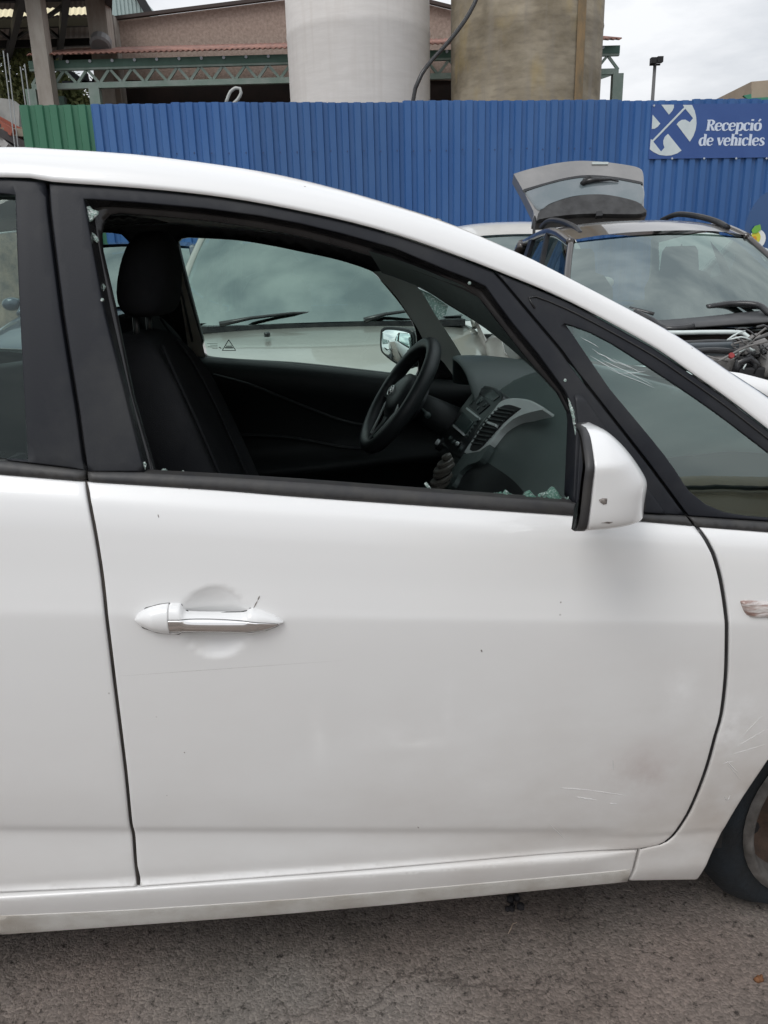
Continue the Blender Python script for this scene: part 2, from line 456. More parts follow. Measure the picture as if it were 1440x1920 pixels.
M['rim'] = mat('steel_rim', (.07, .065, .06), .6, metal=.2, ncol=(.19, .18, .17), nscale=22, nstr=1, bump=.2, bscale=60, lo=.35, hi=.7)
M['rust'] = mat('rusty_disc', (.045, .032, .025), .7, ncol=(.10, .06, .04), nscale=14, nstr=1, bump=.3, bscale=90)
M['glass_side'] = glass('side_glass', (.74, .86, .82), 1.5)
M['glass_q'] = glass('quarter_glass', (.76, .92, .86), 2.2)
M['glass_far'] = glass('far_glass', (.78, .95, .885), 1.35)
M['glass_ws'] = glass('windscreen_glass', (.80, .88, .86), 1.5)
M['glass_ext'] = glass('parked_car_glass', (.18, .24, .22), 2.9, .03)
M['glass_dark'] = glass('tinted_glass', (.12, .15, .17), 1.6, .02)
M['shard'] = mat('crazed_glass', (.42, .55, .50), .25, ncol=(.9, .95, .93), nscale=260, nstr=1, bump=1.0, bscale=300, lo=.52, hi=.6)
def translucent(name, col, ncol, sc):
    m = mat(name, col, .3, ncol=ncol, nscale=sc, nstr=1, bump=1, bscale=sc, lo=.5, hi=.6); t = m.node_tree; b = t.nodes['Principled BSDF']; o = t.nodes['Material Output']
    tl = nn(t, 'ShaderNodeBsdfTranslucent'); t.links.new(b.inputs['Base Color'].links[0].from_socket, tl.inputs[0]); x = nn(t, 'ShaderNodeMixShader'); x.inputs[0].default_value = .62
    t.links.new(b.outputs[0], x.inputs[1]); t.links.new(tl.outputs[0], x.inputs[2]); t.links.new(x.outputs[0], o.inputs[0]); return m
M['green_shard'] = translucent('green_shard', (.30, .58, .48), (.92, 1, .97), 330)
M['crazed'] = translucent('crazed_pane', (.35, .50, .45), (.95, 1, .97), 170)
M['mirror'] = mat('mirror_glass', (.85, .88, .88), .03, metal=1)
M['lens'] = mat('indicator_lens', (.60, .56, .54), .10, coat=1, ncol=(.24, .13, .10), nscale=38, nstr=.9, stretch=(.5, .5, 3.2), bump=.5, bscale=60, lo=.46, hi=.6)
M['black_print'] = mat('black_print', (.02, .02, .02), .6)
M['scratch'] = mat('bare_scratch', (.84, .84, .83), .6)
M['scratch'].node_tree.nodes['Principled BSDF'].inputs['Alpha'].default_value = .45
M['glass_scr'] = mat('glass_scratch', (.8, .85, .85), .5)
M['glass_scr'].node_tree.nodes['Principled BSDF'].inputs['Alpha'].default_value = .6
M['scuff'] = mat('dark_scuff', (.10, .085, .075), .6, ncol=(.35, .32, .30), nscale=160, nstr=1)

# ------------------------------------------------------------------ ground
def asphalt():
    m = mat('asphalt', (.11, .105, .1), .82); t = m.node_tree; b = t.nodes['Principled BSDF']; tc = nn(t, 'ShaderNodeTexCoord')
    def N(scale, det=6, ro=.6):
        n = nn(t, 'ShaderNodeTexNoise'); n.inputs['Scale'].default_value = scale; n.inputs['Detail'].default_value = det; n.inputs['Roughness'].default_value = ro
        t.links.new(tc.outputs['Object'], n.inputs['Vector']); return n
    def R(s, stops):
        r = nn(t, 'ShaderNodeValToRGB'); e = r.color_ramp.elements
        while len(e) < len(stops): e.new(.5)
        for q, (p, c) in zip(e, stops): q.position = p; q.color = (*c, 1)
        t.links.new(s, r.inputs[0]); return r.outputs[0]
    def X(bt, f, a, c):
        q = nn(t, 'ShaderNodeMix', data_type='RGBA', blend_type=bt); q.inputs[0].default_value = f
        t.links.new(a, q.inputs[6]); t.links.new(c, q.inputs[7]); return q.outputs[2]
    v = nn(t, 'ShaderNodeTexVoronoi'); v.inputs['Scale'].default_value = 170; v.inputs['Randomness'].default_value = 1
    wn = N(30, 3); va = nn(t, 'ShaderNodeVectorMath', operation='MULTIPLY_ADD'); va.inputs[1].default_value = (.02, .02, .02)
    t.links.new(wn.outputs['Color'], va.inputs[0]); t.links.new(tc.outputs['Object'], va.inputs[2]); t.links.new(va.outputs[0], v.inputs['Vector'])
    stone = R(v.outputs['Color'], [(0, (.55, .53, .50)), (.5, (.85, .82, .78)), (1, (1.3, 1.25, 1.18))])
    base = R(N(1.6, 5).outputs['Fac'], [(.3, (.145, .131, .120)), (.5, (.212, .195, .181)), (.72, (.252, .237, .224))])
    tint = R(N(.9, 3).outputs['Fac'], [(.4, (1, 1, 1)), (.62, (1.06, .93, .90))])
    pits = R(N(55, 5, .7).outputs['Fac'], [(.34, (.20, .19, .18)), (.44, (1, 1, 1))])
    oil = R(N(2.1, 7, .62).outputs['Fac'], [(.33, (.52, .50, .48)), (.46, (1, 1, 1))])
    ve = nn(t, 'ShaderNodeTexVoronoi', feature='DISTANCE_TO_EDGE'); ve.inputs['Scale'].default_value = 1.3
    w2 = N(5, 5); v2 = nn(t, 'ShaderNodeVectorMath', operation='MULTIPLY_ADD'); v2.inputs[1].default_value = (.35, .35, .35)
    t.links.new(w2.outputs['Color'], v2.inputs[0]); t.links.new(tc.outputs['Object'], v2.inputs[2]); t.links.new(v2.outputs[0], ve.inputs['Vector'])
    crack = R(ve.outputs['Distance'], [(.0, (.35, .33, .32)), (.006, (1, 1, 1))])
    c = X('MULTIPLY', 1, X('MULTIPLY', .85, X('MULTIPLY', 1, base, tint), stone), pits)
    c = X('MULTIPLY', .8, X('MULTIPLY', .9, c, oil), crack)
    t.links.new(c, b.inputs['Base Color'])
    b1 = nn(t, 'ShaderNodeBump'); b1.inputs['Strength'].default_value = .38; b1.inputs['Distance'].default_value = .006; b1.invert = True
    t.links.new(v.outputs['Distance'], b1.inputs['Height'])
    b2 = nn(t, 'ShaderNodeBump'); b2.inputs['Strength'].default_value = .32; b2.inputs['Distance'].default_value = .012
    t.links.new(N(120, 6, .85).outputs['Fac'], b2.inputs['Height']); t.links.new(b1.outputs[0], b2.inputs['Normal']); t.links.new(b2.outputs[0], b.inputs['Normal'])
    return m
def gz(Y): 
    return 0 if Y < 4 else .03*(Y-4) if Y < 30 else .78
ys = [-300, -40, -10, 0, 2, 4, 5, 8, 12, 20, 30, 60, 400]; xs = [-400, -60, -15, -5, 0, 5, 15, 60, 400]
vs = [(x, y, gz(y)) for y in ys for x in xs]; nx = len(xs)
fs = [(j*nx+i, j*nx+i+1, (j+1)*nx+i+1, (j+1)*nx+i) for j in range(len(ys)-1) for i in range(nx-1)]
tag(mesh('ground', vs, fs, asphalt(), None, False), 'worn grey brown asphalt yard', None, None, 'structure')
for nm, lb, px, n_, c_, sc_ in [('pebble', 'small black lump on the asphalt below the sill seam', (965, 1697), 6, (.02, .018, .02), .018),
                          ('dry_leaf', 'brown dry leaf scrap on the asphalt at the lower right', (1428, 1832), 5, (.16, .07, .03), .012)]:
    r = ray(*px); p = CAM + r*(-HC/r.z); mb = MB()
    for i in range(n_):
        q = p+V((random.uniform(-1, 1)*sc_*1.4, random.uniform(-1, 1)*sc_, .003)); s_ = sc_*random.uniform(.3, .6)
        mb.loft([[q+V((math.cos(a)*s_*k*random.uniform(.7, 1.2), math.sin(a)*s_*k, h)) for a in [j*math.pi/3.5 for j in range(7)]] for k, h in ((1, -.002), (.8, s_*.5), (.3, s_*.7))])
    tag(mb.build(nm, mat(nm, c_, .8, ncol=tuple(x*2 for x in c_), nscale=60, bump=.5), None, True), lb, 'litter' if 'leaf' in nm else 'stone')
r = ray(958, 1745); p = CAM + r*(-HC/r.z)
tag(MB().tube([p+V((-.008, -.012, .004)), p+V((0, 0, .006)), p+V((.006, .014, .004)), p+V((.016, .018, .004))], [.0008, .0015, .0013, .0006], 6).build('twig', mat('twig', (.45, .36, .28), .8, ncol=(.3, .2, .15), nscale=90)),
    'thin pale twig lying on the asphalt under the white car', 'twig')

# ================================================================== THE WHITE CAR
car = tag(empty('white_car', CO, YAW), 'white hatchback in front with its front side window smashed out', 'car')
SEAM = PL([(161, 905), (175, 985), (195, 1120), (215, 1290), (235, 1450), (245, 1548), (250, 1570), (254, 1625), (258, 1664)])
SEAMT = PL([(159, 886), (144, 773), (115, 593), (90, 396), (86, 341)])
G = .0031                              # half the shut-line gap
# ---- front door skin
top = PL([(163, 905), (400, 920), (560, 933), (800, 950), (1067, 968), (1200, 979), (1303, 988)])
frontE = crm(PL([(1303, 988), (1322, 1015), (1334, 1038), (1348, 1086), (1357, 1141), (1360, 1200), (1358, 1270), (1350, 1340), (1339, 1380), (1324, 1435), (1306, 1485), (1287, 1527), (1268, 1557), (1258, 1569), (1245, 1580), (1232, 1586), (1199, 1592)]), .012)
bot = PL([(1199, 1592), (1000, 1606), (700, 1632), (500, 1647), (262, 1664)])
seamR = [V((p[0]+G, p[1])) for p in crm(SEAM, .02)]
poly = crm(top, .02)+frontE[1:]+crm(bot, .02)[1:]+list(reversed(seamR))[1:-1]
fdoor = panel('front_door', poly, M['white'], car, SD, res=.0085, bres=.006, rim=.003, rows_=True)
# ---- rear door skin
seamL = [V((p[0]-G, p[1])) for p in crm(SEAM, .02)]
bR = rows(-1.3)
rd = seamL+[V((-.9, .327)), V((-1.13, .334)), V((-1.2, .42)), V((-1.26, .60)), V((-1.42, .74)), V((-1.44, 1.0)), V((-1.38, 1.158))]+list(reversed(PL([(160, 902), (0, 891), (-200, 878)])))[0:2]
rdoor = panel('rear_door', rd, M['white'], car, S0, res=.011, bres=.006, rim=.003, rows_=True)
# ---- fender and rear quarter
def arch(cx, cz, r, a0, a1, n=26): return [V((cx+r*math.cos(rad(a0+(a1-a0)*i/n)), cz+r*math.sin(rad(a0+(a1-a0)*i/n)))) for i in range(n+1)]
fe = [V((p[0]+.0075, p[1])) for p in frontE]
MB().tube([V((p[0]+.0037, S(p[0]+.0037, p[1])+.0065, p[1]-.002)) for p in frontE], .0042, 6).build('door_seal', M['gloss'], fdoor, True)
MB().tube([V((p[0], S(p[0], p[1])+.0075, p[1])) for p in crm(SEAM, .02)], .0026, 6).build('door_seal', M['seam_dirt'], fdoor, True)
aL = crm(PL([(1308, 1650), (1321, 1630), (1339, 1591), (1367, 1539), (1397, 1490), (1440, 1426)]), .02)
af = [V(p) for p in aL]+[V((.80, .53)), V((.87, .595)), V((.96, .63)), V((1.07, .625)), V((1.17, .58)), V((1.25, .50)), V((1.29, .40)), V((1.30, .28))]
fend = [fe[0]]+[V(P(1440, 999)), V((.85, .93)), V((1.3, .87)), V((1.62, .78)), V((1.72, .66)), V((1.74, .45)), V((1.70, .26))]+list(reversed(af))+[V(P(1180, 1652)), V(P(1191, 1634)), V(P(1201, 1594))]+list(reversed(fe))[1:-1]
fender = panel('front_wing', fend, M['white'], car, S0, res=.012, bres=.006, rim=.003, flange=.03, rows_=True)
ra = arch(-1.66, .30, .345, 12, 176)
rq = [V((-1.385, 1.158)), V((-1.445, 1.0)), V((-1.425, .74)), V((-1.34, .62))]+[p for p in ra if p.x < -1.38]+[V((-2.1, .30)), V((-2.22, .5)), V((-2.25, .9)), V((-2.18, 1.14))]
panel('rear_quarter', rq, M['white'], car, S0, res=.03, rim=.003)
# ---- sill skirt
st = crm(PL([(1196, 1595), (1000, 1609), (700, 1635), (500, 1650), (258, 1667), (0, 1682)]), .03)
sb = crm(PL([(0, 1752), (241, 1735), (560, 1711), (1000, 1670), (1176, 1653)]), .03)
sk = [V((p.x, p.y)) for p in st]+[V((-1.3, .322)), V((-1.3, .225))]+[V(p) for p in sb]+[V(P(1186, 1634))]
skirt = panel('side_skirt', sk, M['white'], car, S0, res=.010, bres=.006, rim=.004, flange=.05, rows_=True)
lo1 = [V((p.x, p.y-.040)) for p in reversed(crm(PL([(1192, 1620), (560, 1672), (0, 1702)]), .05))]
lo1 = PL([(0, 1717), (240, 1706), (560, 1685), (1000, 1647), (1182, 1630)])
panel('chip_guard', [V(p) for p in lo1]+list(reversed([V(p) for p in sb])), M['sill'], skirt, S0, res=.014, off=-.0012, rim=.001, flange=.04)
# ---- black frame round the windows (front door)
HOLE = [(269, 886), (230, 730), (194, 589), (156, 373), (260, 380), (383, 391), (487, 405), (565, 420), (640, 438), (740, 466), (840, 508), (880, 523), (911, 537), (935, 570), (965, 610), (1010, 664), (1062, 735), (1078, 770), (1082, 800), (1076, 945)]
outer = list(reversed([(p[0]+G, p[1]) for p in SEAMT[1:]]))
fr = [P(163, 886)]+[(p[0]+G, p[1]) for p in SEAMT[1:]]+PL([(92, 344), (200, 350), (300, 358), (400, 369), (500, 385), (640, 414), (750, 444), (840, 475), (926, 510), (1049, 656), (1077, 695), (1212, 867), (1287, 968), (1201, 963), (1076, 946)])+list(reversed(PL(HOLE[:-1])))
frame = panel('window_frame', fr, M['trim'], fdoor, S0, res=.012, off=.004, rim=.0025, flange=.05)
panel('belt_strip', PL([(163, 886), (269, 887), (420, 895), (560, 904), (800, 922), (1060, 941), (1201, 964), (1288, 969), (1302, 987), (1200, 978), (1067, 967), (800, 949), (560, 932), (400, 919), (165, 904)]), M['strip'], fdoor, S0, res=.006, off=.003, rim=.001, pil=(.006, .009), flange=.02)
PAIRS = [((269, 886), (291, 885)), ((230, 730), (249, 742)), ((194, 589), (214, 570)), ((169, 440), (191, 470)), ((158, 385), (189, 440)), ((156, 373), (194, 415)), ((175, 374), (206, 403)), ((200, 376), (224, 400)), ((300, 383), (300, 406)), ((383, 391), (383, 414)), ((487, 405), (487, 428)), ((565, 420), (565, 444)), ((640, 438), (640, 464)), ((740, 466), (735, 492)), ((840, 508), (830, 527)), ((880, 523), (868, 542)), ((911, 537), (898, 558)), ((935, 570), (920, 585)), ((965, 610), (946, 619)), ((1010, 664), (990, 674)), ((1062, 735), (1046, 738)), ((1078, 770), (1068, 780)), ((1082, 800), (1080, 830)), ((1076, 945), (1070, 942))]
def surf_in(u, z): return S(u, z)+.042
AA = []; BB = []
for (a0, b0_), (a1, b1_) in zip(PAIRS, PAIRS[1:]):
    for k in range(4):
        t = k/4; q = P(a0[0]+(a1[0]-a0[0])*t, a0[1]+(a1[1]-a0[1])*t, .004); AA.append(V((q[0], S0(*q)+.005, q[1])))
        q = P(b0_[0]+(b1_[0]-b0_[0])*t, b0_[1]+(b1_[1]-b0_[1])*t, 0, surf_in); BB.append(V((q[0], surf_in(*q), q[1])))
rg = []
for i in range(len(AA)):
    r_ = []
    for t, h in ((0, 0), (.04, .002), (.18, .007), (.32, .008), (.38, .018), (.45, .019), (.6, .012), (.8, .008), (1, 0)):
        r_.append(AA[i].lerp(BB[i], t)+V((0, h*.8, 0)))
    r_.append(BB[i]+V((0, .010, 0)))
    rg.append(r_)
MB().loft(rg, closed=False).build('window_seal', M['gloss'], fdoor, True)
# bottom run channel inside the strip
bA = [V((P(x, y)[0], S0(*P(x, y))+.006, P(x, y)[1])) for x, y in [(269, 887), (560, 904), (800, 922), (1074, 943)]]
MB().ribbon(bA, [p+V((0, .05, -.012)) for p in bA], 20, 2).build('run_channel', M['gloss'], fdoor, True)
MB().ribbon([p+V((0, .05, -.012)) for p in bA], [p+V((.0, .10, -.035)) for p in bA], 20, 3, (0, 0, .002)).build('door_card_top', M['dark'], fdoor, True)
# inner door card, near side
MB().ribbon([p+V((0, .10, -.035)) for p in bA], [V((p.x, .16, .38)) for p in bA], 20, 4).build('inner_card', M['door_in'], fdoor, True)
# mirror sail
panel('mirror_sail', PL([(1078, 742), (1090, 740), (1100, 752), (1170, 855), (1249, 964), (1080, 952), (1087, 830)]), M['trim'], fdoor, S0, res=.01, off=-.001, rim=.002, flange=.02)
# ---- door handle
hs_ = lambda u, z: S(u, z)
hp = [(316, 1136), (339, 1136.5), (341, 1147), (356, 1152), (394, 1153), (450, 1152), (464, 1149), (468, 1144), (494, 1150), (519, 1160), (530, 1170), (519, 1178), (500, 1185), (472, 1192), (450, 1189), (394, 1188), (341, 1188), (334, 1193), (315, 1192)]
def curve_at(c, u):
    for a, b in zip(c, c[1:]):
        if min(a[0], b[0])-1e-9 <= u <= max(a[0], b[0])+1e-9 and a[0] != b[0]: return a[1]+(b[1]-a[1])*(u-a[0])/(b[0]-a[0])
    return c[0][1] if abs(c[0][0]-u) < abs(c[-1][0]-u) else c[-1][1]
H_OFF = -.010
def hc(pts, st=.0015): return [(p.x, p.y) for p in crm(PL(pts, H_OFF), st)]
capT = hc([(250, 1165), (256, 1155), (272, 1145), (297, 1138), (314.5, 1135.5)]); capB = hc([(250, 1165), (257, 1174), (267, 1180), (292, 1189), (314.5, 1192.5)])
grT = hc([(316, 1135.5), (330, 1135.5), (338, 1137), (342, 1146), (354, 1151.5), (394, 1153), (450, 1152.5), (462, 1150), (470, 1145), (494, 1150), (519, 1160.5), (531, 1170)]); grB = hc([(316, 1192.5), (328, 1193), (338, 1191), (346, 1188.5), (394, 1188.5), (450, 1189.5), (474, 1192), (500, 1185), (519, 1178), (531, 1170)])
chT = hc([(316, 1158.5), (394, 1158.5), (464, 1161.5), (506, 1166.5), (524, 1171)]); chB = hc([(316, 1182.5), (394, 1184), (450, 1184), (492, 1179.5), (524, 1171)])
def depth_at(u, T_): return .0165*math.sqrt(max(0.02, min(1, (u-T_[0][0]+.0006)/.030) if T_ is capT else min(1, (T_[-1][0]-u+.0006)/.040)))
def grip(name, T_, B_, m, u0, u1, sub=None, n=60, parent=None):
    rg = []
    for i in range(n+1):
        u = u0+(u1-u0)*(i/n); zt_, zb_ = curve_at(T_, u), curve_at(B_, u); mid, h = (zt_+zb_)/2, max(.0004, (zt_-zb_)/2); D = depth_at(u, T_)
        base = S(u, mid)+.004; row = []
        if sub:
            ta = math.acos(max(-1, min(1, (curve_at(sub[0], u)-mid)/h))); tb_ = math.acos(max(-1, min(1, (curve_at(sub[1], u)-mid)/h))); ts = [ta+(tb_-ta)*k/14 for k in range(15)]
        else: ts = [math.pi*k/18 for k in range(19)]
        for q, t in enumerate(ts):
            e_ = .0012 if sub and 0 < q < len(ts)-1 else (-.0015 if sub else 0)
            row.append(V((u, base-(D+.006+e_)*(math.sin(t)**.75), mid+(h+(e_ if sub else 0)*.5)*math.cos(t))))
        rg.append(row)
    if not sub and T_ is grT: rg.insert(0, [V((u0, S0(u0, p.z)+.004, p.z)) for p in rg[0]])
    if T_ is capT: rg.append([V((u1, S0(u1, p.z)+.004, p.z)) for p in rg[-1]])
    return MB().loft(rg, closed=False).build(name, m, parent or fdoor, True)
grip('door_handle', grT, grB, M['white'], grT[0][0], grT[-1][0])
grip('key_cover', capT, capB, M['white'], capT[0][0], capT[-1][0], n=26)
for T_, nm_ in ((chT, 'chrome_line'), (chB, 'chrome_line')):
    ln = []
    for i in range(40):
        u = chT[0][0]+(chT[-1][0]-.002-chT[0][0])*i/39; z_ = curve_at(T_, u); a_, b_ = curve_at(grT, u), curve_at(grB, u); mid, h = (a_+b_)/2, (a_-b_)/2
        t = math.acos(max(-1, min(1, (z_-mid)/h))); ln.append(V((u, S(u, mid)+.004-(depth_at(u, grT)+.0064)*(math.sin(t)**.75), z_)))
    MB().tube(ln, .00055, 5).build(nm_, M['gloss'], fdoor, True)
grip('chrome_strip', grT, grB, M['chrome'], chT[0][0]+.0006, chT[-1][0], sub=(chT, chB))
for g_ in (hp, [(316, 1192.5), (292, 1190), (266, 1181), (249, 1165), (271, 1143.5), (297, 1136.5), (316, 1134)]):
    q = [V(p) for p in PL([(max(251.5, min(529, x)), y) for x, y in g_], -.0075)]
    if area(q) < 0: q.reverse()
    panel('handle_shadow_line', inset(lin(q, .005), -.0006), M['gloss'], fdoor, S0, res=.006, off=-.0004, rim=0, flange=.003)  # black rim plate standing in for the shadow line round the handle
# ---- rear door frame, glass, strip
RG = PL([(26, 365), (48, 826), (50, 866)])
rf_out = [(p[0]-G, p[1]) for p in SEAMT]+PL([(0, 334), (-250, 333)])+[(-1.0, 1.525), (-1.35, 1.48), (-1.50, 1.40), (-1.44, 1.18)]+PL([(0, 863), (156, 882)])
rhole = [RG[0], RG[1], RG[2]]+PL([(0, 863.5), (-200, 850)])+[(-1.30, 1.186), (-1.33, 1.36), (-1.0, 1.462)]+PL([(-200, 360), (0, 363)])
rframe = panel('window_frame', [V(p) for p in rf_out], M['trim'], rdoor, S0, res=.016, off=.004, rim=.0025, flange=.05, holes=[[V(p) for p in rhole]])
def sheet(name, poly, m, parent, off, surf=S0, res=.03, holes=(), mirror=False): return panel(name, poly, m, parent, surf, res, off, rim=0, flange=0, holes=holes, mirror=mirror)
sheet('window_glass', [V(p) for p in rhole], M['glass_side'], rdoor, .016)
panel('belt_strip', PL([(157, 884), (0, 865), (-250, 846)])+[(-1.38, 1.188), (-1.38, 1.165)]+PL([(-250, 876), (0, 891), (159, 902)]), M['strip'], rdoor, S0, res=.008, off=.003, rim=.001, pil=(.006, .009), flange=.02)
# ---- fixed front quarter light
qo = PL([(932, 511), (1065, 567), (1150, 611), (1226, 653), (1275, 687), (1360, 746), (1440, 807), (1580, 920), (1600, 990), (1440, 978), (1293, 968), (1218, 867), (1083, 695), (1055, 656)])
qh = [V(p) for p in crm(PL([(1061, 607), (1110, 625), (1150, 646), (1237, 702), (1340, 772), (1440, 848), (1560, 940)]), .03)]+[V(p) for p in crm(PL([(1570, 975), (1440, 972), (1360, 962), (1325, 947), (1294, 922), (1249, 856), (1144, 729)]), .02)]
quarter = panel('quarter_light', [V(p) for p in qo], M['trim'], car, S0, res=.014, off=.003, rim=.002, flange=.012, holes=[qh])
sheet('quarter_glass', qh, M['glass_q'], quarter, .006)
gl = [V((p.x, S(p.x, p.y)+.002, p.y)) for p in crm(PL([(1003, 578), (996, 566), (992, 558), (1005, 556), (1065, 580), (1150, 624), (1226, 667), (1275, 700), (1360, 760), (1440, 822), (1560, 915)]), .02)]
MB().tube(gl, .0016, 6).build('moulding', M['gloss'], quarter, True)
# cracks scratched into the quarter glass
mb = MB()
for a, b in [((1090, 632), (1125, 652)), ((1108, 668), (1165, 700)), ((1120, 662), (1190, 694)), ((1165, 701), (1212, 697)), ((1150, 672), (1206, 700)), ((1128, 674), (1225, 722)), ((1140, 690), (1230, 728)), ((1112, 655), (1160, 683))]:
    pts = []
    for t in (0, .25, .5, .75, 1):
        q = P(a[0]+(b[0]-a[0])*t+random.uniform(-1, 1), a[1]+(b[1]-a[1])*t+random.uniform(-1, 1)); pts.append(V((q[0], S(*q)+.0045, q[1])))
    mb.tube(pts, [.0001, .0004, .0005, .0004, .0001], 4)
mb.split('glass_scratch', M['glass_scr'], quarter)
panel('belt_strip', PL([(1293, 970), (1440, 980), (1600, 992), (1600, 1012), (1440, 998), (1307, 989)]), M['strip'], fender, S0, res=.008, off=.002, rim=.001, pil=(.006, .008), flange=.02)
# ---- side repeater
ip = PL([(1388, 1127), (1396, 1124.5), (1440, 1128), (1470, 1133), (1484, 1142), (1480, 1152), (1465, 1158), (1415, 1158), (1403, 1155), (1394, 1145)])
ind = panel('side_repeater', [V(p) for p in crm(ip, .004, True)], M['lens'], fender, S0, res=.004, off=0, rim=0, pil=(.006, .006), flange=.004)
# ---- roof side / A pillar
lowpx = [(0, 332), (100, 341), (200, 348), (300, 356), (400, 367), (500, 383), (640, 412), (750, 442), (840, 473), (932, 508), (1065, 564), (1226, 650), (1275, 684), (1360, 743), (1440, 804), (1560, 898)]
hipx = [(0, 276), (100, 279), (200, 285), (272, 291), (400, 307), (500, 323), (582, 341), (700, 373), (840, 418), (977, 477), (1031, 503), (1181, 581), (1273, 632), (1369, 698), (1440, 745), (1560, 835)]
Lo = [V((-2.1, .17, 1.34)), V((-1.7, .165, 1.43)), V((-1.3, .165, 1.495)), V((-.95, .168, 1.525))]+[V((q[0], S(*q)-.001, q[1])) for q in PL(lowpx)]
Hi = [V((-2.1, .30, 1.41)), V((-1.7, .30, 1.50)), V((-1.3, .30, 1.56)), V((-.95, .30, 1.585))]
for i, (x, y) in enumerate(hipx):
    dv = .29 if x < 500 else .29-(x-500)/540*.11 if x < 1040 else .18-(x-1040)/520*.055
    Hi.append(PV(x, y, dv))
Lo = resam(crm(Lo, .02), 90); Hi = resam(crm(Hi, .02), 90)
rings = []
for a, b in zip(Lo, Hi):
    w_ = b.y-a.y; m_ = V((a.x*.5+b.x*.5, a.y+w_*.16, b.z-.004)); r_ = [a+V((0, .03, .003)), a+V((0, .003, 0)), a]
    for t in (.08, .2, .34, .5, .66, .82, 1): r_.append(a*(1-t)**2+m_*2*t*(1-t)+b*t*t)
    rings.append(r_)
K = max(i for i, b in enumerate(Hi) if b.x < .24)      # header of the windscreen
MB().loft([r_+[r_[-1]+V((0, .035, -.004 if i <= K else -.012))] for i, r_ in enumerate(rings)], closed=False).build('roof_side', M['white'], car, True)
mir = lambda p: V((p.x, CARW-p.y, p.z))
MB().loft([[mir(p) for p in r_+[r_[-1]+V((0, .035, -.012))]] for r_ in rings], closed=False).build('roof_side', M['white'], car, True)
def cross(i, z0=0, bz=.028, bx=0, n=14):
    a = Hi[i]+V((0, .03, z0)); b = mir(a); return [a.lerp(b, t/n)+V((bx, 0, bz))*4*(t/n)*(1-t/n) for t in range(n+1)]
roof = MB().loft([cross(i, -.004) for i in range(0, K+1)], closed=False).build('roof', M['white'], car, True)
MB().loft([cross(i, -.035, .02) for i in range(0, K-1)], closed=False).build('headliner', M['roofliner'], roof, True)
WN = len(Hi)-1
ws = []
for i in range(K, WN+1):
    t = (i-K)/(WN-K); ws.append(cross(i, -.014, .03*(1-t)+.01, .02+.17*t))
wsm = MB().loft(ws, closed=False).build('windscreen', M['glass_ws'], car, True)
# ---- bonnet, cowl, nose, tailgate (outside the picture, but the car is whole)
cw = ws[-1]; b0 = [p+V((.02, 0, -.03)) for p in cw]
yy = [p.y for p in cw]
def crossu(u, z, bulge, inset_=.0): 
    n = 14; return [V((u+.10*4*(t/n)*(1-t/n)*bulge, .10+inset_+(CARW-.2-2*inset_)*t/n, z+.035*4*(t/n)*(1-t/n))) for t in range(n+1)]
MB().loft([b0, crossu(1.25, .90, 1.1), crossu(1.45, .83, 1.2, .02), crossu(1.62, .74, 1.2, .05)], closed=False).build('bonnet', M['white'], car, True)
Wc = [V((u_, S(u_, z_)+.002, z_)) for u_, z_ in ((.66, .938), (.85, .930), (1.3, .870), (1.62, .780))]
Ec = [b0[0]+V((-.10, .01, .06)), b0[0], crossu(1.25, .90, 1.1)[0], crossu(1.45, .83, 1.2, .02)[0], crossu(1.62, .74, 1.2, .05)[0]]
for fl in (0, 1):
    a_, b_ = (Wc, Ec) if not fl else ([mir(p) for p in Wc], [mir(p) for p in Ec])
    MB().ribbon(crm(a_, .03), crm(b_, .03), 24, 4, (0, 0, .006)).build('wing_shoulder', M['white'], car, True)
MB().loft([crossu(1.62, .735, 1.2, .05), crossu(1.70, .62, 1.3, .03), crossu(1.72, .42, 1.3, .02), crossu(1.66, .24, 1.3, .02)], closed=False).build('front_bumper', M['white'], car, True)
rr = [Hi[0]+V((0, 0, -.01)), mir(Hi[0])+V((0, 0, -.01))]
n = 14; e0 = [rr[0].lerp(rr[1], t/n) for t in range(n+1)]
def crossr(u, z, ins): return [V((u-.06*4*(t/n)*(1-t/n), ins+(CARW-2*ins)*t/n, z)) for t in range(n+1)]
MB().loft([e0, crossr(-2.2, 1.15, .13)], closed=False).build('rear_window', M['glass_dark'], car, True)
MB().loft([crossr(-2.2, 1.15, .13), crossr(-2.26, .9, .10), crossr(-2.22, .55, .09), crossr(-2.16, .28, .10)], closed=False).build('tailgate', M['white'], car, True)
# rear side: quarter pillar and window
panel('rear_pillar', [V((-1.50, 1.40)), V((-1.34, 1.49)), V((-2.08, 1.33)), V((-2.18, 1.15)), V((-1.43, 1.17))], M['trim'], car, S0, res=.04, off=.004, rim=0)
# far side skins, mirrored
panel('left_door', [V(p) for p in poly], M['white'], car, S0, res=.03, bres=.03, mirror=True, rim=0)
panel('left_rear_door', [V(p) for p in rd], M['white'], car, S0, res=.05, bres=.05, mirror=True, rim=0)
panel('left_wing', fend, M['white'], car, S0, res=.04, bres=.03, mirror=True, rim=0)
panel('left_quarter', rq, M['white'], car, S0, res=.05, bres=.05, mirror=True, rim=0)
panel('left_skirt', sk, M['white'], car, S0, res=.04, bres=.04, mirror=True, rim=0)
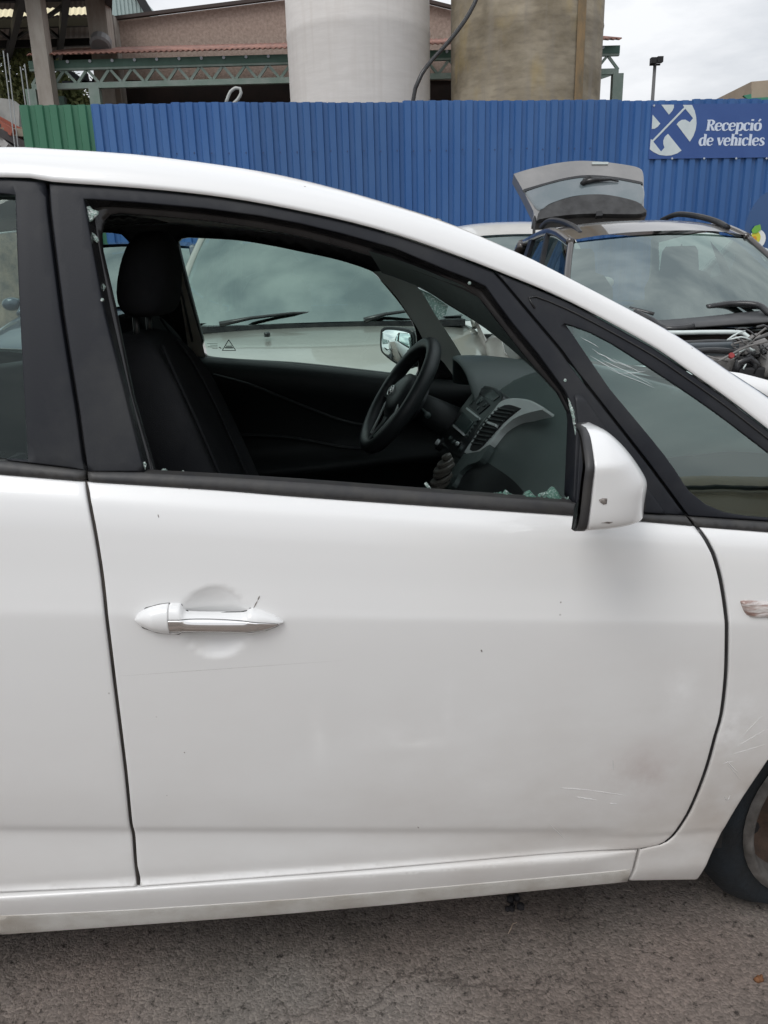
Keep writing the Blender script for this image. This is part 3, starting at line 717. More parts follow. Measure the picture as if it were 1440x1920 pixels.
# dark shell behind the shut lines
def plate(name, pts, off, side=0, th=.004):
    o = panel(name, [V(p) for p in pts], M['dark'], car, S0, res=.05, off=off, rim=0, flange=th, mirror=bool(side)); return o
pl = [(.46, .31), (.46, .42), (.54, .55), (.56, .86), (.3, .93), (-.46, 1.05), (-1.3, 1.15), (-1.3, .31)]
plate('inner_sill', pl, .045); plate('inner_sill', pl, .045, 1)
bp = PL([(40, 870), (40, 345), (140, 360), (150, 380), (262, 884)]); plate('pillar_core', [(p[0], p[1]) for p in bp], .02)
bp2 = PL([(1090, 700), (1060, 672), (932, 516), (960, 522), (1066, 660), (1255, 912), (1290, 962), (1230, 960)]); plate('pillar_core', bp2, .016)
MB().box((-2.1, .10, .22), (.50, CARW-.10, .26)).build('floor', M['dark'], car); MB().box((.50, .50, .22), (1.6, CARW-.50, .26)).build('floor', M['dark'], car)
MB().box((.62, .10, .26), (.66, CARW-.10, .93)).build('bulkhead', M['dark'], car)
MB().box((-2.1, .16, .26), (-2.06, CARW-.16, 1.0)).build('boot_wall', M['dark'], car)
# ---- wheels
def wheel(name, c, R, rr, wd, parent, side=-1, steer=0, flat=0, hub='rust'):
    T = Matrix.Translation(V(c)) @ Matrix.Rotation(steer, 4, 'Z')
    prof = [(rr*.98, -wd*.40), (rr*1.02, -wd*.52), (rr*1.25, -wd*.56), (R*.95, -wd*.46), (R, -wd*.30), (R, wd*.3), (R*.95, wd*.46), (rr*1.2, wd*.5), (rr, wd*.45)]
    n = 48; rg = []
    for i in range(n):
        a = 2*math.pi*i/n; ring = []
        for q, y in prof:
            x_, z_ = q*math.cos(a), q*math.sin(a)
            if flat and z_ < -rr*1.02:
                k = min(1, (-z_-rr*1.02)/(R-rr)); z_ = -rr*1.02-(R-rr)*k*(1-flat); y = y*(1+.35*k)
            ring.append(T @ V((x_, y*-side if side > 0 else y, z_)))
        rg.append(ring)
    rg.append(rg[0]); t = MB().loft(rg, closed=False).build('tyre', M['tyre'], None, True)
    w_ = empty(name); w_.parent = parent; t.parent = w_
    s = side; rp = [(rr*1.08, s*wd*.54), (rr*1.03, s*wd*.60), (rr*.985, s*wd*.59), (rr*.90, s*wd*.30), (rr*.80, s*wd*.12), (rr*.62, s*wd*.05), (rr*.5, s*wd*.16), (rr*.3, s*wd*.18), (rr*.18, s*wd*.30), (0.001, s*wd*.32)]
    rg = [[T @ V((q*math.cos(2*math.pi*i/40), y, q*math.sin(2*math.pi*i/40))) for q, y in rp] for i in range(41)]
    MB().loft([r_[:4] for r_ in rg], closed=False).build('rim_edge', M['rim'], w_, True)
    MB().loft([r_[3:] for r_ in rg], closed=False).build('rim', M['rust'], w_, True)
    mb = MB()
    for i in range(10):
        a = 2*math.pi*i/10; c_ = T @ V((rr*.72*math.cos(a), s*wd*.085, rr*.72*math.sin(a))); d = (T.to_3x3() @ V((0, s, 0))); mb.disc(c_, d, rr*.09, .004, 10)
    for i in range(5):
        a = 2*math.pi*i/5; c_ = T @ V((rr*.26*math.cos(a), s*wd*.18, rr*.26*math.sin(a))); mb.disc(c_, (T.to_3x3() @ V((0, s, 0))), rr*.04, .012, 6)
    mb.split('wheel_bolt', M['dark'], w_)
    return w_
wheel('wheel', (.930, .300, .246), .285, .196, .20, car, -1, rad(9), flat=.80)
wheel('wheel', (-1.66, .13, .30), .305, .195, .20, car, -1)
wheel('wheel', (.955, CARW-.14, .30), .305, .195, .20, car, 1, rad(9))
wheel('wheel', (-1.66, CARW-.13, .30), .305, .195, .20, car, 1)
# arch liner
for cx in (.935,):
    rg = []
    for i in range(25):
        a = math.pi*i/24; rg.append([V((cx+.37*math.cos(a), v_, .27+.36*math.sin(a))) for v_ in (.06, .2, .42)])
    rg = [[p+V((0, 0, -.04)) for p in rg[0]]]+rg+[[p+V((0, 0, -.04)) for p in rg[-1]]]
    MB().loft(rg, closed=False).build('arch_liner', M['dark'], car, True)
    MB().box((.56, .42, .24), (1.34, .43, .62)).build('arch_liner', M['dark'], car)

# ---- wing mirror, near side
def wing_mirror(topx, off_v=-.105):
    pv_ = off_v+.02
    L_ = crm([PV(x-17, y, pv_) for x, y in [(1107, 794), (1098, 822), (1090, 875), (1084, 935), (1079, 988)]], .006)
    Rr = crm([PV(x-3, y+2, pv_) for x, y in [(1107, 794), (1132, 801), (1157, 821), (1179, 847), (1198, 874), (1207, 893), (1204, 915), (1201, 940), (1201, 962), (1190, 977), (1165, 984), (1123, 989.5), (1079, 988)]], .004)
    n = 34; L_ = resam(L_, n)
    zt, zb = L_[0].z, L_[-1].z; zs = [zt-.0015-(zt-zb-.0025)*.905*(.5-.5*math.cos(math.pi*i/(n-1))) for i in range(n)]
    def at(c, z):
        for a, b in zip(c, c[1:]):
            if (a.z-z)*(b.z-z) <= 0 and a.z != b.z: return a.lerp(b, (a.z-z)/(a.z-b.z)).x
        return c[0].x if abs(c[0].z-z) < abs(c[-1].z-z) else c[-1].x
    # widest outline on the right, bottom edge closes below
    rgs = []
    for i, z in enumerate(zs):
        xl = at(L_, z); xs_ = [a.lerp(b, (a.z-z)/(a.z-b.z)).x for a, b in zip(Rr, Rr[1:]) if (a.z-z)*(b.z-z) <= 0 and a.z != b.z]
        xr = max(xs_) if xs_ else xl; w_ = abs(2*i/(n-1)-1); D = .085*(1-w_**4)**.3*min(1, max(0, (xr-xl)/.075))**.75+.001
        rgs.append([V((xl+(xr-xl)*s_, off_v+D*q*(1-abs(s_)**2.2)**(1/2.2)*1.0+.02, z)) for q, s_ in [(-1, s) for s in (0, .02, .15, .3, .45, .6, .72, .83, .92, .97, .995)]+[(1, s) for s in (1, .97, .9, .75, .5, .25, 0)]])
    for r in rgs:
        xl_, xr_ = r[0].x, max(p.x for p in r); yn_ = r[0].y
        for p in r: p.x += .34*(p.y-yn_)*max(0, 1-(p.x-xl_)/(xr_-xl_+1e-6))
    o = MB().loft(rgs, closed=True, caps=True).build('wing_mirror', M['white'], car, True)
    mods(o, sub=1)
    rim = [[V((p.x-.0105, p.y, p.z)) for p in (r[0], r[-1])]+[V((r[-1].x+.001, r[-1].y+.0005, r[-1].z)), V((r[0].x+.001, r[0].y-.0018, r[0].z))] for r in rgs[1:-1]]
    o2 = MB().loft(rim).build('mirror_surround', M['strip'], o, True)
    c0, c1 = rgs[n//2][0], rgs[n//2][-1]
    MB().loft([[V((r[0].x-.0110, r[0].y+.01, r[0].z)), V((r[-1].x-.0110, r[-1].y-.01, r[-1].z))] for r in rgs[3:-3]], closed=False).build('mirror_glass', M['mirror'], o)
    b = PV(1150, 955, -.02)
    MB().tube([V((b.x+.02, -.04, b.z+.01)), V((b.x+.03, .06, b.z+.02))], [.022, .03], 14).build('mirror_foot', M['strip'], o, True)
    # scuffs on the shell
    for nm, pts in (('scuff', [(1118, 933), (1125, 930), (1134, 931), (1133, 941), (1127, 942), (1121, 938)]), ('scuff', [(1124, 977), (1135, 975.5), (1148, 977), (1140, 979.5)])):
        q = [PV(x, y, -.16) for x, y in pts]
        def sm_(u, z):
            k = max(0, min(n-1, min(range(n), key=lambda i: abs(zs[i]-z)))); r = rgs[k]; xl = r[0].x; xr = max(p.x for p in r); s_ = min(.99, max(0, (u-xl)/(xr-xl)))
            w_ = abs(2*k/(n-1)-1); D = .085*(1-w_**4)**.3*min(1, max(0, (xr-xl)/.075))**.75
            return off_v-D*(1-s_**2.2)**(1/2.2)+.02
        panel(nm, [V((p.x, p.z)) for p in q], M['scuff'], o, sm_, res=.003, off=-.0014, rim=0, flange=.002)
    return o
wing_mirror(0)
# far mirror
fm = [PV(x, y, 1.90) for x, y in [(716, 620), (722, 615), (745, 614), (768, 618), (774, 628), (775, 672), (766, 690), (745, 684), (722, 668), (715, 655)]]
fm = crm([(p.x, p.z) for p in fm], .008, True)
ctr = sum((V(p) for p in fm), V((0, 0)))/len(fm)
def rg_(k, du, v_): return [V((ctr.x+(p.x-ctr.x)*k+du, v_-(p.x-ctr.x)*k*.95, ctr.y+(p.y-ctr.y)*k)) for p in fm]
fmo = MB().loft([rg_(.90, 0, 1.905), rg_(1, 0, 1.90), rg_(1.0, .015, 1.92), rg_(.9, .06, 1.95), rg_(.5, .09, 1.97)]).build('wing_mirror', M['gloss'], car, True)
MB().loft([rg_(.86, -.004, 1.899), rg_(.84, -.005, 1.898)]).build('mirror_glass', M['mirror'], fmo, True)
MB().tube([V((ctr.x+.05, 1.70, ctr.y-.03)), V((ctr.x+.05, 1.95, ctr.y-.02))], .025, 10).build('mirror_foot', M['gloss'], fmo, True)

# ================================================================== interior
VF = 1.60
def flat(v0): return lambda u, z: v0+.30*max(0, 1.1-z)*0-.25*max(0, z-1.05)
VFs = lambda u, z: 1.66-.20*max(0, z-1.05)
def PF(x, y, off=0): return P(x, y, 0, lambda u, z: VFs(u, z)+off)
FW = [(332, 453), (338, 447), (350, 445), (440, 450), (500, 459), (560, 471), (640, 489), (700, 510), (716, 528), (743, 560), (765, 590), (780, 618), (783, 660), (782, 705), (735, 701), (560, 682), (387, 669), (380, 640), (356, 550)]
FQ = [(780, 538), (808, 550), (840, 571), (900, 608), (949, 643), (1010, 697), (1100, 780), (1090, 800), (1000, 740), (875, 705), (866, 671), (815, 590)]
FR = [(-60, 452), (-60, 690), (120, 672), (272, 654), (270, 612), (258, 540), (250, 478), (243, 455), (228, 440), (205, 436), (100, 436)]
out_ = [(-1.55, 1.0), (-1.6, 1.3), (-1.35, 1.47), (-.9, 1.56), (-.55, 1.575), (-.3, 1.56), (-.05, 1.51), (.15, 1.44), (.35, 1.33), (.62, 1.15), (.80, 1.02), (.8, .97), (-.4, 1.02)]
ffr = panel('left_window_frame', [V(p) for p in out_], M['gloss'], car, VFs, res=.02, off=0, rim=0, flange=.045,
      holes=[[V(p) for p in crm([PF(*q) for q in FW], .02, True)], [V(p) for p in crm([PF(*q) for q in FQ], .02, True)], [V(p) for p in crm([PF(*q) for q in FR], .02, True)]])
for H_, nm, gm in ((FW, 'left_door_glass', 'glass_far'), (FR, 'left_rear_glass', 'glass_side'), (FQ, 'left_quarter_glass', 'glass_side')):
    sheet(nm, [V(p) for p in crm([PF(*q) for q in H_], .03, True)], M[gm], ffr, .03, VFs)
# crazed corner of the far quarter light
sheet('crazed_glass', [V(p) for p in [PF(781, 540), PF(808, 551), PF(842, 574), PF(838, 590), PF(822, 603), PF(800, 570)]], M['crazed'], ffr, .026, VFs)
# warning sticker etched on the far glass
mb = MB()
def onf(x, y): q = PF(x, y, .026); return V((q[0], VFs(*q)+.024, q[1]))
tri = [(417, 657), (429, 637), (442, 657)]
for i in range(3): mb.bar(onf(*tri[i]), onf(*tri[(i+1) % 3]), .0022, .0022)
mb.bar(onf(422, 652), onf(437, 652), .003, .004); mb.bar(onf(424, 649), onf(435, 649), .003, .003)
for k, (a, b) in enumerate([(388, 408), (394, 408), (390, 408), (398, 408)]): mb.bar(onf(a, 644+k*3), onf(b, 644.5+k*3), .0012, .0012)
mb.bar(onf(411, 651), onf(415, 653), .002, .003)
mb.build('glass_marking', M['black_print'], ffr)
# trims
sheet('windscreen_pillar_trim', [V(p) for p in crm([PF(*q) for q in [(700, 509), (730, 508), (781, 537), (815, 589), (866, 670), (864, 704)]], .03)]+[V(p) for p in crm([PF(*q) for q in [(850, 706), (832, 680), (800, 648), (781, 614), (743, 557), (716, 527)]], .03)], M['grey_trim'], ffr, -.012, VFs)
sheet('door_pillar_trim', [V(p) for p in crm([PF(*q) for q in [(333, 470), (350, 540), (372, 615), (386, 668), (385, 701)]], .03)]+[V(p) for p in [PF(*q) for q in [(360, 701), (352, 640), (340, 560), (331, 505)]]], M['beige_trim'], ffr, -.012, VFs)
MB().tube([V((PF(x, y)[0], VFs(*PF(x, y))-.016, PF(x, y)[1])) for x, y in [(331, 500), (345, 560), (358, 620), (362, 640)]], .004, 6).build('seat_belt', M['console'], ffr, True)
# far door card
def fd(pts): return pts
prof = [(1.655, 1.0), (1.63, 1.0), (1.605, .985), (1.59, .95), (1.60, .90), (1.63, .86), (1.64, .80), (1.635, .745), (1.57, .735), (1.56, .715), (1.575, .69), (1.63, .66), (1.635, .50), (1.60, .45), (1.60, .33)]
top_ = [PF(*q) for q in [(-60, 690), (200, 660), (387, 669), (560, 682), (735, 701), (850, 713)]]
rg = []
for i in range(30):
    u = -1.4+2.15*i/29
    zt = pchip([p[0] for p in top_], [p[1] for p in top_], min(u, top_[-1][0])) 
    rg.append([V((u, v_, (zt-(1.0-z_)) if z_ > .84 else z_+(.02*math.sin(u*4)))) for v_, z_ in prof])
dcard = MB().loft(rg, closed=False).build('door_card', M['door_in'], car, True)
for pts, r_ in (([(400, 703), (470, 722), (560, 758), (640, 788), (700, 800)], .006), ([(440, 815), (540, 820), (640, 838), (690, 842)], .006)):
    q = [PV(x, y, 1.585) for x, y in pts]; MB().tube(crm(q, .02), r_, 6).build('trim_seam', M['dash2'], dcard, True)
# near side windscreen pillar trim and header seen through the opening
up = [PV(x, y, .20) for x, y in [(690, 470), (760, 492), (830, 520), (895, 555), (985, 668), (1050, 740), (1120, 850)]]
dnn = [PV(x, y, .27) for x, y in [(716, 512), (775, 533), (840, 570), (905, 612), (996, 688), (1090, 790), (1180, 900)]]
npt = MB().ribbon(crm(up, .02), crm(dnn, .02), 30, 6, (0, -.008, 0)).build('windscreen_pillar_trim', M['dash'], car, True)
hx = [PV(x, y, .262) for x, y in [(862, 570), (870, 573), (884, 578), (892, 584)]]
MB().tube(crm(hx, .006), [.004]+[.007]*(len(crm(hx, .006))-2)+[.004], 8).build('grab_handle', M['dash'], npt, True)
hd = []
for i in range(16):
    v_ = .24+.04+(CARW-.56)*i/15; hd.append((V((.06, v_, 1.455)), V((.17, v_, 1.39)), V((.20, v_, 1.355))))
MB().loft([list(h) for h in hd], closed=False).build('windscreen_header', M['grey_trim'], car, True)
# ---- seats
def seat(vc, du=0):
    e = empty('front_seat'); e.parent = car
    W_ = .235
    def ring(u, z, th, w_, bol):
        # closed ring across v: front face with raised bolsters
        r = []
        for k in range(13):
            s_ = -1+2*k/12; r.append(V((u+du+th*.5+bol*max(0, abs(s_)-.45)**1.3*1.9-(.02 if abs(s_) > .97 else 0), vc+s_*w_, z)))
        for k in range(7):
            s_ = 1-2*k/6; r.append(V((u+du-th*.5, vc+s_*w_*.95, z)))
        return r
    rs = [ring(-.24, .50, .16, W_, .04), ring(-.27, .62, .16, W_*1.03, .045), ring(-.31, .78, .15, W_*1.05, .05), ring(-.36, .95, .14, W_*1.05, .05), ring(-.405, 1.10, .13, W_*.98, .045), ring(-.43, 1.19, .11, W_*.86, .05), ring(-.447, 1.255, .09, W_*.62, .02), ring(-.452, 1.275, .05, W_*.45, 0)]
    b = MB().loft(rs).build('backrest', M['fabric'], e, True); mods(b, sub=1)
    for s_ in (-.52, .52):
        MB().tube(crm([(u_+du+.008+th_*.5, vc+s_*W_*k_, z_) for u_, z_, th_, k_ in ((-.265, .62, .16, 1.03), (-.305, .78, .15, 1.05), (-.355, .95, .14, 1.05), (-.400, 1.10, .13, .98), (-.425, 1.19, .11, .86), (-.442, 1.25, .09, .62))], .02), .0035, 6).build('seat_seam', M['seam'], e, True)
    rs = []
    for z_, k, d in ((1.300, .55, 0.004), (1.315, .95, 0.004), (1.345, 1.08, .006), (1.39, 1.0, .014), (1.43, .82, .022), (1.452, .58, .027), (1.458, .28, .028)):
        rs.append([V((-.423+du+d-.050*k*math.copysign(abs(math.cos(a))**.6, math.cos(a))*(1 if z_ < 1.46 else .8), vc+.115*(k*.3+.7 if z_ < 1.44 else k)*math.copysign(abs(math.sin(a))**.7, math.sin(a)), z_)) for a in [2*math.pi*i/20 for i in range(20)]])
    h = MB().loft(rs).build('headrest', M['fabric'], e, True); mods(h, sub=1)
    MB().tube([V((-.44+du, vc-.055, 1.24)), V((-.437+du, vc-.055, 1.32))], .006, 8).tube([V((-.44+du, vc+.055, 1.24)), V((-.437+du, vc+.055, 1.32))], .006, 8).split('headrest_post', M['console'], e, True)
    rs = [[V((u+du, vc+W_*s_*(1 if abs(s_) < 1 else 1), z0+(.05 if abs(s_) > .7 else 0))) for s_ in (-1, -.8, -.5, 0, .5, .8, 1)]+[V((u+du, vc+W_*.9, .34)), V((u+du, vc-W_*.9, .34))] for u, z0 in ((-.26, .50), (-.1, .53), (.1, .56), (.22, .57), (.27, .52))]
    c = MB().loft(rs).build('seat_cushion', M['fabric'], e, True); mods(c, sub=1)
    return e
seat(.46); seat(1.28, -.20)
rb = MB()
rb.loft([[V((u, v_, z_)) for v_ in (.2, .5, .88, 1.26, 1.56)] for u, z_ in ((-1.0, .52), (-1.3, .54), (-1.42, .60), (-1.56, 1.05), (-1.60, 1.12), (-1.68, 1.10), (-1.62, .5))], closed=False).build('rear_bench', M['fabric'], car, True)

# ---- dashboard
def face(x, y, off=0, u0=.33, tl=35, z0=.95):
    t = rad(tl); n_ = -math.cos(t)*EU+math.sin(t)*V((0, 0, 1)); p0 = CO+u0*EU+V((0, 0, z0))+n_*off
    r = ray(x, y); k = (p0-CAM).dot(n_)/r.dot(n_); p = CAM+k*r-CO
    return V((p.dot(EU), p.dot(EV), p.z))
FN = V((-math.cos(rad(35)), 0, math.sin(rad(35))))
def sec(v_):
    base = [(.40, .45), (.37, .60), (.33, .72), (.315, .82), (.33, .91), (.365, .985), (.42, 1.035), (.50, 1.062), (.62, 1.07), (.80, 1.05), (1.02, 1.0)]
    ctr_ = [(.22, .45), (.20, .62), (.19, .745), (.235, .82), (.30, .905), (.355, .985), (.41, 1.04), (.49, 1.068), (.62, 1.075), (.80, 1.055), (1.02, 1.0)]
    drv = [(.40, .45), (.38, .60), (.35, .72), (.38, .82), (.42, .90), (.44, .97), (.45, 1.03), (.50, 1.06), (.62, 1.07), (.80, 1.05), (1.02, 1.0)]
    def sm(a, b, x): t = min(1, max(0, (x-a)/(b-a))); return t*t*(3-2*t)
    k = sm(.52, .86, v_)*(1-sm(1.10, 1.24, v_)); d = sm(1.10, 1.24, v_); e = sm(.34, .18, v_)
    r = []
    for a, b, c in zip(base, ctr_, drv):
        w0 = 1-k-d if k+d < 1 else 0; w0 = max(0, 1-k-d)
        r.append(V((a[0]*w0+b[0]*k+c[0]*d+.05*e*0, v_, a[1]*w0+b[1]*k+c[1]*d-.012*e)))
    return r
vs_ = [.15+.04*i for i in range(37)]
dash = MB().loft([sec(v_)[4:] for v_ in vs_], closed=False).build('dashboard', M['dash'], car, True); mods(dash, sub=1)
gb = MB().loft([sec(v_)[:5] for v_ in vs_], closed=False).build('shaded_lower_dash', M['dash2'], dash, True); mods(gb, sub=1)  # lower rows of the same dash, shade painted in as darker plastic
MB().loft([[p for p in sec(.155)]+[V((1.0, .155, .45))]], caps=False).v
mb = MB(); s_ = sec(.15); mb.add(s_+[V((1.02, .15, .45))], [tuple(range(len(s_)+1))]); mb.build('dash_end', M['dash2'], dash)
# instrument hood
hoodA = crm([(1.56, 1.00), (1.52, 1.06), (1.44, 1.095), (1.36, 1.10), (1.27, 1.085), (1.20, 1.05), (1.15, 1.0), (1.13, .97)], .02)
def hd_(u, k, dz): return [V((u+.03*abs(p.x-1.36)/.2, 1.36+(p.x-1.36)*k, p.y+dz)) for p in hoodA]
hood = MB().loft([hd_(.42, .93, -.02), hd_(.315, .96, -.012), hd_(.305, 1.0, 0), hd_(.32, 1.02, .004), hd_(.42, 1.05, .002), hd_(.55, 1.1, -.02), hd_(.72, 1.2, -.05)], closed=False).build('instrument_hood', M['dash'], dash, True); mods(hood, sub=1)
MB().loft([[V((.41, 1.36+(p.x-1.36)*.95, p.y-.02)) for p in hoodA], [V((.40, 1.36+(p.x-1.36)*.95, .88)) for p in hoodA]], closed=False).build('instrument_panel', M['console'], dash, True)
mb = MB(); mb.disc((.405, 1.28, .99), (-1, 0, .2), .045, .006, 20); mb.disc((.405, 1.43, .99), (-1, 0, .2), .045, .006, 20); mb.split('gauge', M['dark'], dash)
# panels on the console face, outlines traced on the sloping plane
def fpanel(name, px, m, parent, h=.006, off=.004, smooth=False):
    P_ = [face(x, y) for x, y in px]; mb = MB()
    c_ = sum(P_, V((0, 0, 0)))/len(P_); ins = [p.lerp(c_, .04) for p in P_]
    mb.loft([[p-FN*.02 for p in P_], [p+FN*(off+h*.7) for p in P_], [p+FN*(off+h) for p in ins]])
    return mb.build(name, m, parent, smooth)
stack = fpanel('centre_stack', crm([(868, 770), (893, 738), (908, 727), (930, 730), (948, 742), (945, 758), (922, 788), (893, 830), (874, 857), (866, 862), (845, 848), (828, 830), (842, 806)], .02), M['console'], dash, .006, .006)
fpanel('clock_display', [(907, 732), (932, 735), (944, 748), (932, 757), (915, 748), (900, 742)], M['gloss'], stack, .003, .012)
fpanel('radio_buttons', [(893, 748), (916, 752), (926, 764), (905, 782), (886, 766)], M['dash2'], stack, .003, .012)
fpanel('cd_slot', [(882, 768), (909, 789), (907, 792), (880, 771)], M['silver'], stack, .002, .013)
fpanel('radio_display', [(875, 778), (896, 796), (879, 818), (859, 800)], mat('lcd_screen', (.05, .075, .07), .12), stack, .003, .013)
fpanel('display_trim', [(858, 801), (879, 819), (877, 822), (856, 804)], M['silver'], stack, .004, .013)
mb = MB()
for x, y in [(898, 752), (912, 757), (918, 765), (893, 760), (905, 771), (899, 800), (894, 807), (889, 814), (884, 821), (904, 793), (851, 826), (858, 833), (865, 840), (872, 846)]:
    p = face(x, y)+FN*.016; mb.disc(p-FN*.004, FN, .0065, .006, 8)
mb.split('radio_button', M['silver' if 0 else 'dash'], stack)
p = face(905, 762)+FN*.017; MB().disc(p-FN*.004, FN, .004, .006, 8).build('hazard_button', mat('hazard_red', (.35, .03, .02), .4), stack)
p = face(908, 757)+FN*.014; MB().disc(p-FN*.004, FN, .014, .010, 20, .002).build('volume_knob', M['dash'], stack, False)
# vent with silver surround
so_ = [(1027, 769), (1000, 755), (968, 751), (945, 757), (925, 776), (905, 800), (888, 828), (876, 852), (884, 855), (900, 852), (907, 850), (925, 838), (945, 812), (968, 792), (995, 780), (1024, 773)]
fp = [face(x, y)+FN*.008 for x, y in so_]
acc = fpanel('vent_surround', crm(so_, 6), M['silver'], dash, .004, .008)
vx = [(985, 771), (962, 764), (946, 768), (928, 785), (910, 808), (895, 832), (888, 848), (900, 850), (912, 842), (930, 822), (950, 800), (968, 784)]
vent = fpanel('air_vent', crm(vx, 6), M['dark'], acc, .001, .0125)
mb = MB()
L_ = [V(p) for p in resam(crm([(950, 766), (928, 786), (910, 808), (896, 832), (890, 845)], 4), 12)]
R_ = [V(p) for p in resam(crm([(984, 772), (962, 788), (940, 812), (922, 832), (908, 846)], 4), 12)]
for i in range(1, 11):
    a = face(*L_[i])+FN*.015; b = face(*R_[i])+FN*.015; mb.bar(a, b, .004, .007, FN)
mb.split('vent_slat', M['dash2'], vent)
MB().bar(face(926, 800)+FN*.018, face(942, 806)+FN*.018, .006, .01, FN).build('vent_tab', M['silver'], vent)
# lower silver-grey console leg and knobs
q = [(907, 850), (925, 838), (906, 868), (885, 876), (868, 892), (855, 915), (838, 922), (845, 900), (862, 874), (876, 855)]
fpanel('console_leg', crm(q, 6), M['dash'], dash, .004, .008)
for (x, y, r1) in ((830, 835, .022), (868, 838, .012)):
    p = face(x, y)+FN*.008; k = MB().disc(p-FN*.01, FN, r1, .018, 24, .003).build('heater_knob', M['console'], dash)
    MB().disc(p+FN*.004, FN, r1*.45, .012, 16, .002).build('knob_cap', M['silver'], k)
# gear lever
g0 = PV(826, 880, .86)
gl_ = MB()
for k, (r1, dz) in enumerate(((.030, -.045), (.033, -.03), (.028, -.012), (.031, 0), (.024, .014), (.014, .03))):
    gl_.disc(g0+V((.012*k*.3, 0, dz)), (-.45, 0, .9), r1, .010, 18, .003)
gl_.tube([g0+V((.01, 0, -.2)), g0], .012, 10).build('gear_lever', mat('gear_knob', (.08, .075, .065), .35), car)
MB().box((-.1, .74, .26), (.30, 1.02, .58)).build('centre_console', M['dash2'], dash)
# ---- steering wheel
def steering():
    c = V((.130, 1.28, 1.0)); e = empty('steering_wheel'); e.parent = car
    ax = V((-.80, -.08, .55)).normalized(); upv = (V((0, 0, 1))-ax*ax.z).normalized(); sd = ax.cross(upv)
    def pt(a, r, h=0): return c+(upv*math.cos(a)+sd*math.sin(a))*r+ax*h
    n = 56; rings = []
    for i in range(n):
        a = 2*math.pi*i/n; rad_ = (upv*math.cos(a)+sd*math.sin(a)); fl = 1.0
        rings.append([c+rad_*(.184+math.cos(t)*.0205)+ax*math.sin(t)*.0235 for t in [2*math.pi*j/12 for j in range(12)]])
    rings.append(rings[0]); MB().loft(rings, caps=False).build('wheel_rim', M['leather'], e, True)
    rg = []
    for r_, h in ((.088, -.06), (.095, -.02), (.090, .004), (.055, .018), (.03, .026), (.001, .028)):
        rg.append([c+upv*math.cos(2*math.pi*j/28)*r_*.85+sd*math.sin(2*math.pi*j/28)*r_+ax*h for j in range(28)])
    hub = MB().loft(rg, caps=False).build('airbag_hub', M['leather'], e, True)
    for a in (rad(95), rad(-95), rad(180)):
        m_ = 'silver' if abs(a) > 3 else 'leather'
        w0, w1 = (.05, .03)
        MB().loft([[pt(a, r_, h)+ (ax.cross((upv*math.cos(a)+sd*math.sin(a))))*s_*w_ + ax*t_ for s_, t_ in ((-1, -.006), (1, -.006), (1, .006), (-1, .006))] for r_, h, w_ in ((.05, -.004, .035), (.10, -.008, .022), (.165, 0, .018))]).build('spoke', M['leather'], e, True)
    for s in (-1, 1):
        MB().tube([pt(rad(s*100+180*0), .075, .004), pt(rad(s*118), .10, .002), pt(rad(s*150), .115, .002), pt(rad(s*168), .15, .004)], .004, 8).build('spoke_accent', M['silver'], e, True)
    # oval badge with a slanted bar letter
    mb = MB(); el = [c+ax*.031+upv*math.cos(t)*.017+sd*math.sin(t)*.026 for t in [2*math.pi*j/24 for j in range(25)]]
    mb.tube(el, .0016, 6, cap=False)
    for a, b in ((( -.009, -.009), (-.004, .009)), ((.004, -.009), (.009, .009)), ((-.0065, -.002), (.0065, .003))): mb.tube([c+ax*.031+sd*a[0]*1.3+upv*a[1]*1.3, c+ax*.031+sd*b[0]*1.3+upv*b[1]*1.3], .002, 6)
    mb.build('badge', M['chrome'], hub, True)
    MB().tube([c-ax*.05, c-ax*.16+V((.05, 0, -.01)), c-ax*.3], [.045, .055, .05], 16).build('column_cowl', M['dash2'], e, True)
    MB().tube([c-ax*.07, c-ax*.075-sd*.09+V((0, 0, .0)), c-ax*.07-sd*.15], [.009, .007, .010], 8).tube([c-ax*.07, c-ax*.075+sd*.09, c-ax*.07+sd*.15], [.009, .007, .010], 8).split('column_stalk', M['dash'], e, True)
    return e
steering()
# ---- remains of the broken pane
def shard(px, off=.03, m='shard', th=.004, n=2):
    q = [P(x, y, off) for x, y in px]; return panel('glass_remnant', [V(p) for p in q], M[m], fdoor, S0, res=.004, off=off, rim=0, flange=th, emb=lambda a, b: .0015*math.sin(a*900)*math.cos(b*800))
shard([(161, 388), (167, 386), (172, 392), (184, 396), (184, 402), (177, 408), (172, 414), (166, 417), (163, 405)], .012)
shard([(167, 431), (173, 436), (182, 444), (185, 452), (182, 455), (175, 450), (170, 444)], .016)
shard([(188, 534), (194, 532), (198, 538), (195, 543), (193, 551), (190, 545)], .020)
shard([(266, 868), (271, 866), (274, 872), (272, 882), (268, 877)], .010)
shard([(1068, 736), (1074, 730), (1073, 746), (1077, 760), (1080, 785), (1083, 800), (1085, 822), (1081, 830), (1078, 806), (1074, 785), (1069, 765), (1066, 748)], .006)
rs_ = random.Random(3)
